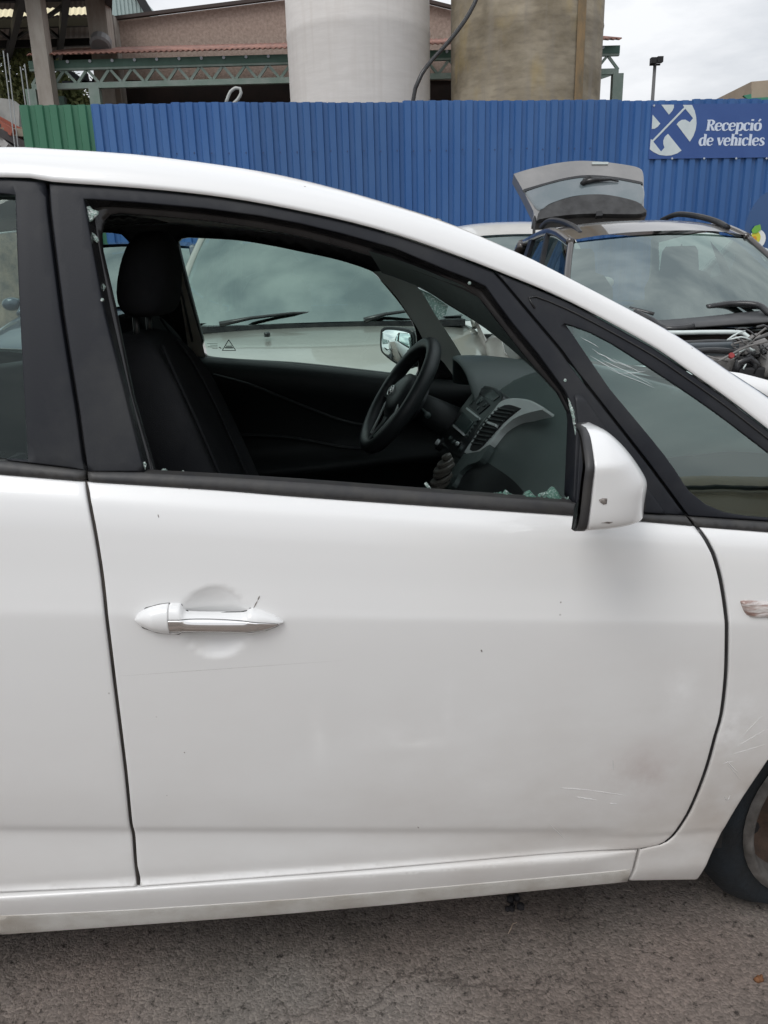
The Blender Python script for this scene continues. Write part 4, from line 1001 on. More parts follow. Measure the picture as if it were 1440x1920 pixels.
for px in ([(936, 930), (942, 926), (948, 919), (956, 928), (966, 932), (960, 937), (938, 937)], [(978, 933), (984, 924), (994, 921), (1002, 929), (996, 938)], [(1008, 934), (1014, 928), (1022, 931), (1029, 919), (1036, 912), (1044, 921), (1048, 929), (1058, 935), (1062, 942), (1012, 941)]):
    q = [P(x, y, .03) for x, y in px]; cx = sum(p[0] for p in q)/len(q); cz = sum(p[1] for p in q)/len(q); vc = S0(cx, cz)+.018
    MB().loft([[V((cx+(p[0]-cx)*k_+rs_.uniform(-1, 1)*.0018, vc+.009*j_+rs_.uniform(-1, 1)*.003, cz+(p[1]-cz)*k_+rs_.uniform(-1, 1)*.0018)) for p in q] for j_, k_ in enumerate((.8, 1, .9, .6))]).build('glass_remnant', M['green_shard'], fdoor)
def crumb(x, y, s_, dv):
    q = P(x, y, dv); c_ = V((q[0], S0(*q)+dv, q[1])); mb = MB(); k = rs_.randint(4, 6); rr_ = []
    ax_ = V((rs_.uniform(-1, 1), rs_.uniform(-1, 1), rs_.uniform(-1, 1))).normalized(); a_ = ax_.orthogonal().normalized(); b_ = ax_.cross(a_)
    for h, w_ in ((-.5, .8), (.5, 1)): rr_.append([c_+ax_*h*s_*.5+(a_*math.cos(2*math.pi*t/k)*w_+b_*math.sin(2*math.pi*t/k)*w_*.7)*s_ for t in range(k)])
    mb.loft(rr_).build('glass_crumb', M[rs_.choice(('green_shard', 'shard'))], fdoor)
for x0, x1, h0, n_ in ((925, 970, 14, 14), (973, 1003, 14, 11), (1002, 1066, 22, 36), (1062, 1072, 10, 5), (780, 830, 5, 6)):
    for i in range(n_):
        x = rs_.uniform(x0, x1); k = 1-abs(2*(x-x0)/(x1-x0)-1); y = 932+(x-930)*.05-rs_.uniform(0, h0*k); crumb(x, y, rs_.uniform(.0032, .0072), rs_.uniform(.02, .045))
mb = MB()
for a, b in (((797, 905), (810, 922)), ((810, 918), (824, 925)), ((785, 919), (792, 922)), ((303, 884), (308, 880)), ((308, 880), (314, 886)), ((342, 886), (345, 883))):
    pa = P(*a, .05); pb = P(*b, .05); mb.bar(V((pa[0], S0(*pa)+.05, pa[1])), V((pb[0], S0(*pb)+.05, pb[1])), .003, .004)
mb.split('glass_splinter', M['shard'], fdoor)
for px in ((880, 531), (1058, 713), (911, 741 - 30), (985, 718)):
    p = PV(*px, .14) if px[1] > 700 and px[0] < 1000 else V((P(*px)[0], S0(*P(*px))+.012, P(*px)[1]))
mb = MB()
for x, y, o_ in ((880, 531, .006), (1059, 713, .006), (192, 562, .0)):
    q = P(x, y, o_); c_ = V((q[0], S0(*q)+o_-.001, q[1])); mb.loft([[c_+V((math.cos(t)*r_, -h, math.sin(t)*r_)) for t in [j*math.pi/3 for j in range(6)]] for r_, h in ((.003, 0), (.0022, .003))])
mb.split('glass_crumb', M['shard'], fdoor)
# ---- scratches and chips in the door
mb = MB()
def scr(p, q, w0=.0006, surf=SD):
    pts = []
    for i in range(7):
        t = i/6; a = P(p[0]+(q[0]-p[0])*t, p[1]+(q[1]-p[1])*t); pts.append(V((a[0], surf(*a)-.0001, a[1])))
    mb.tube(pts, [w0*.2, w0*.7, w0, w0, w0*.8, w0*.5, w0*.1], 4)
for s in (((1050, 1477), (1115, 1482), .001), ((1110, 1482), (1177, 1492), .0007), ((1080, 1494), (1120, 1500), .0012), ((1140, 1506), (1157, 1507), .0008), ((1030, 1545), (1060, 1575), .0009), ((1149, 1425), (1150, 1445), .0005)): scr(*s)
for s in (((1352+8, 1425), (1385, 1450), .0009), ((1362, 1430), (1390, 1465), .0006), ((1355, 1432), (1375, 1427), .0007), ((1392, 1380), (1430, 1340), .0006), ((1380, 1400), (1440, 1365), .0006), ((1370, 1415), (1437, 1395), .0005), ((1358, 1493), (1363, 1502), .0012), ((1364, 1502), (1370, 1490), .001)): scr(*s, surf=S0)
mb.split('scratch', M['scratch'], fdoor)
mb = MB()
for s in (((487, 1117), (483, 1126), .0012), ((483, 1126), (475, 1141), .0010), ((220, 1268), (645, 1238), .00012), ((902, 1218), (904, 1223), .0012), ((296, 964), (298, 971), .0008), ((345, 1410), (347, 1412), .001), ((783, 1550), (786, 1553), .001)): scr(*s)
mb.split('chip', M['scuff'], fdoor)

# ================================================================== the yard behind
def vary(m, lo, hi):
    t = m.node_tree; b = t.nodes['Principled BSDF']; s_ = b.inputs['Base Color'].links[0].from_socket; oi = nn(t, 'ShaderNodeObjectInfo'); mr = nn(t, 'ShaderNodeMapRange'); mr.inputs[3].default_value = lo; mr.inputs[4].default_value = hi
    sc = nn(t, 'ShaderNodeVectorMath', operation='SCALE'); t.links.new(oi.outputs['Random'], mr.inputs[0]); t.links.new(mr.outputs[0], sc.inputs['Scale']); t.links.new(s_, sc.inputs[0]); t.links.new(sc.outputs[0], b.inputs['Base Color'])
def matc(name, c, r=.5, **k): return mat(name, c, r, **k)
M['blue'] = mat('blue_sheet', (.032, .105, .285), .48, ncol=(.050, .130, .31), nscale=1.6, nstr=1, stretch=(1, 1, .35), detail=8, spec=.4)
M['green'] = mat('green_sheet', (.035, .15, .085), .5, ncol=(.05, .19, .11), nscale=1.6, nstr=1, stretch=(1, 1, .35))
vary(M['blue'], .90, 1.16); vary(M['green'], .9, 1.12)
M['screw'] = mat('screw_cap', (.45, .5, .55), .5)
FL0, FL1 = PY(35, 195, 13.0), PY(1440, 187, 14.2)
FD = (FL1-FL0); FD.z = 0; FLEN = FD.length; FD.normalize(); FN2 = V((FD.y, -FD.x, 0))        # towards the camera
ZT = FL0.z
def fxy(s, out=0, z=0): p = FL0+FD*s+FN2*out; return V((p.x, p.y, z))
def s_of(x):                         # distance along the fence of a photo column
    r = ray(x, 240); n_ = FN2; t = (FL0-CAM).dot(n_)/r.dot(n_); p = CAM+t*r; return (p-FL0).dot(FD), p.z
def sheets(root, m, s0, s1, zt, pitch=.196):
    s = s0; k = 0
    while s < s1-.01:
        e_ = min(s1, s+pitch*6); dz = random.uniform(-.012, .012); y0 = -.3; n = int(round((e_-s)/pitch)); n = max(1, n); pt = (e_-s)/n
        pr = []
        for i in range(n):
            for a, o_ in ((0, 0), (.06, 0), (.15, .038), (.62, .038), (.71, 0)): pr.append((s+(i+a)*pt, o_))
        pr.append((e_, 0)); oz = .003*(k % 2)
        mb = MB(); zs_ = [y0, .6, 1.6, 2.6, zt+dz]
        mb.loft([[fxy(a, o_+oz, z) for a, o_ in pr] for z in zs_], closed=False)
        o = mb.build('corrugated_sheet', m, root, False); mods(o, solid=.002)
        s = e_; k += 1
sg, _ = s_of(175)
gf = tag(empty('green_sheet_fence', (0, 0, 0)), 'green corrugated metal fence panels left of the blue fence', 'fence')
bf = tag(empty('blue_sheet_fence', (0, 0, 0)), 'long blue corrugated metal fence across the back of the yard', 'fence')
sheets(gf, M['green'], 0, sg, ZT-.01); sheets(bf, M['blue'], sg, FLEN+3.2, ZT)
mb = MB()
for x, y in [(64, 260), (130, 260)]:
    s_, z_ = s_of(x); z_ = ZT-.72; mb.disc(fxy(s_, .03, z_), FN2, .022, .012, 8)
mb.split('screw', M['screw'], gf)
mb = MB()
for i in range(30):
    s_ = sg+.16+i*.196*1.333; mb.disc(fxy(s_, .036, ZT-.70+random.uniform(-.01, .01)), FN2, .013, .010, 6)
mb.split('screw', mat('blue_screw', (.03, .06, .16), .5), bf)
for i, zz in enumerate((.5, 1.9, 3.2)): MB().bar(fxy(0, -.05, zz), fxy(FLEN+3, -.05, zz), .05, .08).build('rail', M['dark'], bf if i else gf)
# ---- sign on the fence
def sp(x, y, o_=.062):
    r = ray(x, y); p0 = FL0+FN2*o_; t = (p0-CAM).dot(FN2)/r.dot(FN2); return CAM+t*r
sa, _ = s_of(1217)
SZ1, SZ0 = sp(1222, 195).z, sp(1217, 298).z
sign = tag(empty('reception_sign', (0, 0, 0)), 'blue sign reading Recepció de vehicles with a round white emblem, fixed on the blue fence', 'sign')
def fb(s0, s1, z0, z1, o0, o1): 
    mb = MB(); vs = [fxy(a, b, c) for c in (z0, z1) for a, b in ((s0, o0), (s1, o0), (s1, o1), (s0, o1))]
    mb.add(vs, [(0,3,2,1),(4,5,6,7),(0,1,5,4),(1,2,6,5),(2,3,7,6),(3,0,4,7)]); return mb
fb(sa, sa+3.4, SZ0, SZ1, .040, .055).build('sign_board', mat('sign_blue', (.026, .075, .255), .35, ncol=(.034, .09, .28), nscale=2, nstr=1), sign)
M['sign_w'] = mat('sign_white', (.62, .68, .68), .5, ncol=(.55, .62, .63), nscale=9, nstr=1)
M['text_w'] = mat('lettering_white', (.62, .69, .80), .5)
def flatpoly(name, px, m, parent, o_=.058, th=.003):
    P_ = [sp(x, y, o_) for x, y in px]; c2 = [(p.dot(FD), p.z) for p in P_]
    loop = [V(c) for c in c2]
    vo, eo, fo, *_ = delaunay_2d_cdt(loop, [(i, (i+1) % len(loop)) for i in range(len(loop))], [], 1, 1e-7)
    b0 = P_[0]-FD*P_[0].dot(FD); vs = [V((b0.x, b0.y, 0))+FD*v.x+V((0, 0, v.y)) for v in vo]
    o = mesh(name, vs, [tuple(f) for f in fo], m, parent, False); o.data.update(); mods(o, solid=th); return o
def e6(l): return [(1200+a/6, 170+b/6) for a, b in l]
emb = e6([(240, 158), (382, 158), (381, 190), (365, 225), (325, 270)]), e6([(142, 270), (228, 370), (200, 405), (165, 428), (132, 430)]), \
      e6([(482, 160), (585, 160), (615, 225), (632, 300), (636, 370), (625, 440), (600, 510), (560, 575), (412, 378), (435, 350), (470, 328), (510, 325), (560, 355), (597, 310), (510, 203), (150, 573), (237, 685), (275, 640), (262, 600), (262, 560), (278, 520), (315, 485), (467, 672), (420, 705), (350, 728), (290, 732), (215, 722), (150, 690), (110, 660), (121, 545), (140, 555), (497, 187)])
for q in emb: flatpoly('emblem', q, M['sign_w'], sign)
K_, T_ = .24, .10
GL = {
 'e': [[(.14, .54, T_), (.72, .54, T_)], [(.72, .56, .16), (.68, .84, .17), (.42, 1, T_), (.15, .80, .2), (.10, .46, K_), (.20, .12, .2), (.45, .0, T_), (.76, .20, .08)]],
 'c': [[(.66, .74, .2), (.62, .92, .16), (.42, 1, T_), (.15, .80, .2), (.10, .46, K_), (.20, .12, .2), (.45, 0, T_), (.72, .2, .08)]],
 'o': [[(.42, 1, T_), (.14, .82, .2), (.10, .5, K_), (.18, .14, .2), (.42, 0, T_), (.70, .16, .2), (.76, .5, K_), (.68, .86, .2), (.42, 1, T_)]],
 'p': [[(.20, 1.02, K_), (.20, -.45, K_)], [(0, -.45, T_), (.42, -.45, T_)], [(0, .98, T_), (.2, .98, T_)], [(.22, .82, .1), (.5, 1.0, .14), (.76, .82, .2), (.8, .48, K_), (.7, .12, .2), (.48, 0, .12), (.22, .12, .1)]],
 'i': [[(.20, 1.0, K_), (.20, 0, K_)], [(0, .04, T_), (.42, .04, T_)], [(0, .96, T_), (.2, .96, T_)], [(.2, 1.28, K_), (.2, 1.5, K_)]],
 'd': [[(.68, 1.5, K_), (.68, 0, K_)], [(.48, 1.47, T_), (.68, 1.47, T_)], [(.68, .04, T_), (.92, .04, T_)], [(.64, .88, .1), (.4, 1, .12), (.15, .80, .2), (.10, .46, K_), (.2, .1, .2), (.4, 0, .12), (.64, .14, .1)]],
 'v': [[(.12, .98, K_), (.42, .03, .2)], [(.42, .02, .12), (.74, .98, .10)], [(-.04, .97, T_), (.32, .97, T_)], [(.58, .97, T_), (.88, .97, T_)]],
 'h': [[(.2, 1.5, K_), (.2, 0, K_)], [(.0, 1.47, T_), (.2, 1.47, T_)], [(0, .04, T_), (.4, .04, T_)], [(.24, .78, .1), (.45, 1, .14), (.66, .9, .2), (.70, .7, K_), (.70, 0, K_)], [(.52, .04, T_), (.92, .04, T_)]],
 'l': [[(.2, 1.5, K_), (.2, 0, K_)], [(.0, 1.47, T_), (.2, 1.47, T_)], [(0, .04, T_), (.42, .04, T_)]],
 's': [[(.60, .76, .08), (.54, .95, .1), (.34, 1, T_), (.14, .84, .18), (.22, .62, .2), (.48, .42, .22), (.58, .2, .2), (.36, 0, T_), (.12, .06, .1), (.06, .26, .08)]],
 'R': [[(.24, 1.38, K_), (.24, 0, K_)], [(0, .04, T_), (.48, .04, T_)], [(0, 1.36, T_), (.3, 1.36, T_)], [(.24, 1.37, T_), (.62, 1.34, .14), (.82, 1.06, K_), (.62, .76, .14), (.24, .72, T_)], [(.5, .74, .14), (.86, .06, K_)], [(.82, .04, T_), (1.06, .04, T_)]]}
ADV = {'e': .86, 'c': .80, 'o': .90, 'p': .94, 'i': .50, 'd': .96, 'v': .86, 'h': .96, 'l': .50, 's': .72, 'R': 1.06, ' ': .45, 'ó': .90}
def word(txt, x0, y0, x1, y1, xh):
    tot = sum(ADV[c] for c in txt); sc = (x1-x0)/tot; X = 0; k = 0
    for ch in txt:
        if ch != ' ':
            strokes = GL['o']+[[(.44, 1.2, .12), (.66, 1.52, .2)]] if ch == 'ó' else GL[ch]
            mb = MB()
            for st in strokes:
                pts = [V(p) for p in (crm(st, .07) if len(st) > 2 else st)]; L_ = []; R_ = []
                for i, p in enumerate(pts):
                    a, b = pts[max(0, i-1)], pts[min(len(pts)-1, i+1)]; d = V((b.x-a.x, b.y-a.y)).normalized(); n_ = V((-d.y, d.x))*p.z*.5*1.4
                    for q, S_ in ((V((p.x, p.y))+n_, L_), (V((p.x, p.y))-n_, R_)):
                        fx = (X+q.x+q.y*.14)*sc; yy_ = y0+(y1-y0)*((X+q.x)*sc/(x1-x0)); S_.append(sp(x0+fx, yy_-q.y*xh, .0585+.0003*(k % 7))); k += 1
                kk = len(mb.v); mb.v += L_+R_; n_ = len(L_)
                for i in range(n_-1): mb.f.append((kk+i, kk+i+1, kk+n_+i+1, kk+n_+i))
            mb.build('letter', M['text_w'], sign)
        X += ADV[ch]
word('Recepció', 1323.5, 244.5, 1427, 244.5, 14.0)
word('de vehicles', 1310, 272.5, 1433, 272.5, 14.0)
for x, y in [(1226, 198), (1260, 297), (1320, 297), (1380, 297), (1437, 297)]:
    MB().disc(sp(x, y, .054), FN2, .016, .01, 8).build('screw', M['screw'], sign)

# ---- silos
def silo(name, xc_, hw, Y, m, label, H=11):
    c = PY(xc_, 100, Y); r_ = (PY(xc_+hw, 100, Y).x-PY(xc_-hw, 100, Y).x)/2*.985; g = gz(Y); mb = MB(); rgs = []
    for z, k in ((g, .99), (g+1.2, 1.0), (4, 1.0), (5.5, 1.004), (5.56, 1.012), (5.62, 1.004), (8, 1.0), (H-1, 1), (H-.2, .95), (H+1.2, .2)):
        rgs.append([V((c.x+r_*k*math.cos(2*math.pi*j/72), c.y+r_*k*math.sin(2*math.pi*j/72), z)) for j in range(72)])
    o = mb.loft(rgs).build(name, m, None, True); tag(o, label, 'silo'); return c, r_
ms = mat('pale_fibreglass', (.68, .65, .62), .6, ncol=(.62, .59, .56), nscale=2.2, nstr=1, stretch=(.8, .8, 5), bump=.2, bscale=9, detail=8)
md = mat('stained_concrete', (.20, .165, .11), .8, ncol=(.36, .31, .23), nscale=1.1, nstr=1, stretch=(1, 1, 1.6), bump=.3, bscale=8, detail=10, lo=.36, hi=.62)
def overlay(m, scale, stretch, col, lo, hi, amt, loc=(0, 0, 0)):
    t = m.node_tree; b = t.nodes['Principled BSDF']; src = b.inputs['Base Color'].links[0].from_socket
    tc = nn(t, 'ShaderNodeTexCoord'); mp = nn(t, 'ShaderNodeMapping'); mp.inputs['Scale'].default_value = stretch; mp.inputs['Location'].default_value = loc
    n = nn(t, 'ShaderNodeTexNoise'); n.inputs['Scale'].default_value = scale; n.inputs['Detail'].default_value = 6
    r = nn(t, 'ShaderNodeMapRange'); r.inputs[1].default_value = lo; r.inputs[2].default_value = hi; r.inputs[4].default_value = amt
    x = nn(t, 'ShaderNodeMix', data_type='RGBA'); x.inputs[7].default_value = (*col, 1)
    t.links.new(tc.outputs['Object'], mp.inputs[0]); t.links.new(mp.outputs[0], n.inputs[0]); t.links.new(n.outputs['Fac'], r.inputs[0])
    t.links.new(r.outputs[0], x.inputs[0]); t.links.new(src, x.inputs[6]); t.links.new(x.outputs[2], b.inputs['Base Color'])
overlay(ms, 3, (3, 3, .25), (.56, .52, .48), .5, .75, .5)
overlay(ms, 14, (.5, .5, 2), (.63, .60, .565), .45, .7, .35)
overlay(md, 6, (.6, .6, 2.2), (.11, .09, .065), .45, .75, .45)
overlay(md, 1.3, (1.6, 1.6, .8), (.36, .27, .11), .55, .72, .6, (3, 1, 2))
overlay(md, 2.2, (2.4, 2.4, .12), (.25, .22, .18), .5, .66, .7, (1, 4, 0))
silo('white_silo', 673, 134.5, 17.0, ms, 'tall off white cylindrical silo standing behind the blue fence')
cS, rS = silo('stained_silo', 985.5, 141, 17.0, md, 'tall brown stained concrete silo right of the white silo')
# rust streak running down the silo
mb = MB(); rg = []
for i in range(9):
    a = rad(-62+8*i/8); rg.append([V((cS.x+(rS*1.012+.006)*math.cos(a), cS.y+(rS*1.012+.006)*math.sin(a), z)) for z in (.5, 3, 5, 7.5, 9.9)])
so_ = bpy.data.objects['stained_silo']
st_ = mb.loft(rg, closed=False).build('rust_streak', mat('rust_streak', (.30, .20, .10), .85, ncol=(.17, .135, .085), nscale=2.5, nstr=1, stretch=(2, 2, 1)), so_, True)
# ---- hoses over the fence
h = [PY(775, 186, 15.2), PY(779, 165, 15.2), PY(790, 140, 15.2), PY(808, 115, 15.3), PY(838, 82, 15.4), PY(862, 52, 15.5), PY(880, 25, 15.6), PY(895, -6, 15.7), PY(905, -40, 15.8)]
h = [V((h[0].x-.05, h[0].y, 2.0))]+h
tag(MB().tube(crm(h, .12), .036, 8).build('black_hose', M['gloss'], None, True), 'black hose hanging down between the two silos', 'hose')
h = [PY(x, y, 14.6) for x, y in [(423, 195), (426, 186), (432, 172), (442, 165), (450, 166), (452, 174), (446, 186), (436, 196), (430, 204)]]
tag(MB().tube(crm(h, .05), .026, 8).build('grey_hose', mat('grey_hose', (.42, .43, .41), .6), None, True), 'pale grey hose loop showing above the blue fence', 'hose')
# ---- warehouse with pebble-dash gable
YW = 24.0
mw = mat('pebble_dash', (.40, .31, .26), .9, ncol=(.27, .205, .17), nscale=14, nstr=1, bump=.8, bscale=30, detail=10)
wh = tag(empty('warehouse', (0, YW, 0)), 'brown pebble dash warehouse wall with a low gable behind the silos', 'building')
def WP(x, y, Y): p = PY(x, y, Y); return V((p.x, p.y-YW, p.z))
def ext(pts, dy):
    f_ = [V(p) for p in pts]; b_ = [p+V((0, dy, 0)) for p in f_]; n = len(f_)
    mb = MB(); mb.add(f_+b_, [tuple(range(n)), tuple(range(2*n-1, n-1, -1))]+[(i, i+n, (i+1) % n+n, (i+1) % n) for i in range(n)]); return mb
wl = [WP(214, 150, YW), WP(214, 40, YW), WP(430, 13, YW), WP(690, -20, YW), WP(850, 20, YW), WP(1090, 80, YW), WP(1090, 150, YW)]
ext(wl, 10).build('wall', mw, wh)
lo_ = [V((wl[0].x, 0, .5)), V((wl[0].x, 0, wl[0].z)), V((wl[-1].x, 0, wl[-1].z)), V((wl[-1].x, 0, .5))]
ext([p+V((-.15, .05, 0)) if i < 2 else p+V((0, .05, 0)) for i, p in enumerate(lo_)], 9.8).build('lower_wall', mat('dark_lower_wall', (.016, .012, .011), .9, ncol=(.035, .022, .018), nscale=1.5, nstr=1), wh)
mb = MB(); e_ = [p+V((0, -.12, .03)) for p in wl[1:-1]]
for a, b in zip(e_, e_[1:]): mb.bar(a, b, .14, .08)
mb.build('roof_edge', mat('roof_edge', (.05, .035, .03), .7), wh)
pp = WP(206, 50, YW); MB().box((pp.x-.25, -.45, .5), (pp.x+.25, -.02, WP(206, 38, YW).z)).build('corner_pilaster', mat('grey_render', (.36, .34, .31), .8, ncol=(.25, .22, .19), nscale=3, nstr=1), wh)
# ---- canopy with green lattice beam
YC = 20.5
cn = tag(empty('lattice_canopy', (0, YC, 0)), 'open canopy with a rusty corrugated roof on a green lattice girder', 'canopy')
def CP(x, y, dY=0): p = PY(x, y, YC+dY); return V((p.x, p.y-YC, p.z))
mg = mat('weathered_green_steel', (.17, .24, .20), .55, ncol=(.25, .30, .27), nscale=3, nstr=1)
mgd = mat('dark_green_steel', (.04, .10, .07), .5, ncol=(.06, .13, .10), nscale=3, nstr=1)
a, b = CP(55, 119), CP(1160, 112); zt_ = (a.z+b.z)/2; a.z = b.z = zt_
zl = zt_-.37
MB().bar(V((a.x, 0, zt_+.08)), V((b.x, 0, zt_+.08)), .12, .16).build('top_beam', mgd, cn)
MB().bar(V((a.x, 0, zt_-.02)), V((b.x, 0, zt_-.02)), .10, .05).build('top_chord', mg, cn)
MB().bar(V((a.x, 0, zl)), V((b.x, 0, zl)), .12, .12).build('bottom_chord', mg, cn)
mb = MB(); nseg = 52
for i in range(nseg):
    x0 = a.x+(b.x-a.x)*i/nseg; x1 = a.x+(b.x-a.x)*(i+1)/nseg
    if i % 2: x0, x1 = x1, x0
    mb.bar(V((x0, 0, zl+.04)), V((x1, 0, zt_-.03)), .06, .05, (0, 1, 0))
mb.build('web_bracing', mg, cn)
for x in (95-38, 176, 1157):
    q = CP(x, 150); MB().box((q.x-.12, -.1, gz(YC)), (q.x+.12, .1, zl-.05)).build('post', mg, cn)
q = CP(108, 150, 3); MB().box((q.x-.14, 2.9, .5), (q.x+.14, 3.1, zt_)).build('post', mgd, cn)
mr = mat('rusty_roof_sheet', (.34, .17, .13), .8, ncol=(.20, .11, .09), nscale=2.5, nstr=1, stretch=(2, .4, 1))
mb = MB(); pr = []; xx = a.x+.1; k = 0
while xx < b.x:
    pr.append((xx, .018*(1 if k % 2 else -1))); xx += .062; k += 1
mb.loft([[V((x, y, zt_+.22+dz+h*1.2)) for x, dz in pr] for y, h in ((-.35, 0), (3.0, .75))], closed=False)
mods(mb.build('roof_sheet', mr, cn, True), solid=.02)
mb = MB()
for i in range(26):
    x = a.x+.4+(b.x-a.x-.8)*i/25; mb.disc((x, -.08, zt_+.12), (0, -1, 0), .035, .02, 8)
mb.split('bolt', M['screw'], cn)
mb = MB()
for p, q in (((118, 128), (206, 185)), ((118, 157), (176, 157)), ((175, 148), (203, 163)), ((178, 150), (180, 190)), ((160, 138), (163, 155))):
    mb.bar(CP(*p, 3.5), CP(*q, 3.5), .12, .12, (0, 1, 0))
mb.build('rear_bracing', mat('dark_steel', (.02, .025, .04), .5), cn)
# right hand end: short return of the lattice
mb = MB(); c0 = CP(1157, 118); mb.bar(V((c0.x, 0, zl)), V((c0.x-1.2, 0, zl-.35)), .08, .08); mb.build('end_beam', mg, cn)
# ---- open shed at the far left: roof seen from below
YS = 21.0
sh = tag(empty('open_shed', (0, YS, 0)), 'open sided shed at top left, dark roof underside on tall columns', 'building')
def HP(x, y, Y): p = PY(x, y, Y); return V((p.x, p.y-YS, p.z))
mcol = mat('column_render', (.36, .33, .29), .75, ncol=(.24, .21, .18), nscale=4, nstr=1, stretch=(1, 1, .3))
for x, Y, w_ in ((82, 20.2, .17), (197, 22.5, .24)):
    q = HP(x, 120, Y); MB().box((q.x-w_, q.y-w_, gz(Y)), (q.x+w_, q.y+w_, 8.5)).build('column', mcol, sh)
# underside of the roof: near edge out of the picture, far edge falls towards the back
n1, n2 = HP(-420, -30, 19.0), HP(210, -30, 19.0); f1, f2 = HP(-420, 128, 34), HP(204, 92, 34)
n1.z = n2.z = 7.9; f1.z = f2.z = HP(190, 100, 34).z
mb = MB(); N_ = 150
f1.x -= 4
A_ = [n1.lerp(n2, i/N_)+V((0, 0, .03*(i % 2))) for i in range(N_+1)]; B_ = [f1.lerp(f2, i/N_)+V((0, 0, .03*(i % 2))) for i in range(N_+1)]
mshed = mat('shed_roof', (.20, .17, .16), .7, ncol=(.28, .24, .22), nscale=1.2, nstr=1)
for t0, t1, nm_, m_ in ((0, .43, 'roof_sheet', mshed), (.43, .50, 'translucent_sheet', None), (.50, 1, 'roof_sheet', mshed)):
    a_ = [p.lerp(q, t0) for p, q in zip(A_, B_)]; b_ = [p.lerp(q, t1) for p, q in zip(A_, B_)]
    if m_ is None:
        m_ = bpy.data.materials.new('yellowed_sheet'); m_.use_nodes = True; t_ = m_.node_tree; tl = nn(t_, 'ShaderNodeBsdfTranslucent'); tl.inputs[0].default_value = (.70, .62, .42, 1); t_.links.new(tl.outputs[0], t_.nodes['Material Output'].inputs[0])
    MB().loft([a_, b_], closed=False).build(nm_, m_, sh, False)
mb = MB()
for t in (.06, .26, .5, .74, .97): mb.bar(n1.lerp(f1, t)+V((0, 0, -.18)), n2.lerp(f2, t)+V((0, 0, -.18)), .14, .22)
mb.split('purlin', M['dark'], sh)
mb = MB()
for t in (.30, .48, .62, .76, .88, .995): mb.bar(n1.lerp(n2, t)+V((0, 0, -.38)), f1.lerp(f2, t)+V((0, 0, -.38)), .16, .26)
for t0, t1 in ((.48, .62), (.76, .88), (.88, .76), (.62, .76)): mb.bar(n1.lerp(n2, t0).lerp(f1.lerp(f2, t0), .25)+V((0, 0, -.4)), n1.lerp(n2, t1).lerp(f1.lerp(f2, t1), .6)+V((0, 0, -.4)), .08, .08)
mb.split('rafter', M['dark'], sh)
g = [HP(207, -40, 27), HP(207, 41, 27), HP(225, 38, 27), HP(281, 31, 27), HP(262, 2, 27), HP(236, -40, 27)]
mc = mat('pale_cladding', (.33, .42, .41), .5); ext(g, 6).build('gable_cladding', mc, sh)
MB().bar(HP(236, -44, 27)+V((0, -.1, .1)), HP(283, 33, 27)+V((0, -.1, .05)), .2, .22).build('verge', M['dark'], sh)
mb = MB()
for i in range(9): x = g[0].x+(g[3].x-g[0].x)*(i+.5)/9; mb.box((x-.03, g[0].y-.03, g[3].z), (x+.03, g[0].y+.01, g[0].z-.05 if i < 5 else g[3].z+(9-i)*.36))
mb.split('cladding_rib', mc, sh)
q = HP(189, 68, 22.2); MB().disc(q+V((0, 0, -.1)), (0, -.5, -.6), .26, .22, 16, .05).build('flood_lamp', mat('lamp_grey', (.2, .2, .2), .5), sh)
# ---- floodlight mast, right-hand building
q = PY(1226, 150, 24); lp = tag(empty('floodlight_mast', (q.x, q.y, gz(24))), 'thin mast with small floodlights right of the silos', 'lamp')
zt2 = PY(1226, 119, 24).z-gz(24)
MB().tube([(0, 0, 0), (0, 0, zt2)], [.07, .045], 8).build('pole', mat('mast_grey', (.12, .12, .12), .6), lp, True)
mb = MB(); mb.box((-.15, -.16, zt2-.02), (-.01, .0, zt2+.12)); mb.box((.02, -.16, zt2), (.17, .0, zt2+.14)); mb.split('lamp_head', M['dark'], lp)
MB().box((-.14, -.03, zt2-.05), (.14, .03, zt2-.01)).build('cross_arm', M['dark'], lp)
q = PY(1409, 150, 26); rb_ = tag(empty('beige_building', (0, 0, 0)), 'beige block with green base band peeping over the fence at the right edge', 'building')
ext([PY(1409, 153, 26), PY(1700, 128, 26), PY(1700, 340, 26), PY(1409, 340, 26)], 6).build('wall', mat('beige_render', (.42, .34, .26), .8, ncol=(.36, .29, .22), nscale=2, nstr=1), rb_)
ext([PY(1404, 184, 25.8), PY(1700, 168, 25.8), PY(1700, 230, 25.8), PY(1404, 230, 25.8)], .15).build('green_band', mat('green_band', (.05, .24, .15), .5), rb_)
ext([PY(1394, 179, 25.6), PY(1409, 176, 25.6), PY(1409, 192, 25.6)], .1).build('green_flashing', mat('green_flash', (.05, .24, .15), .5), rb_)
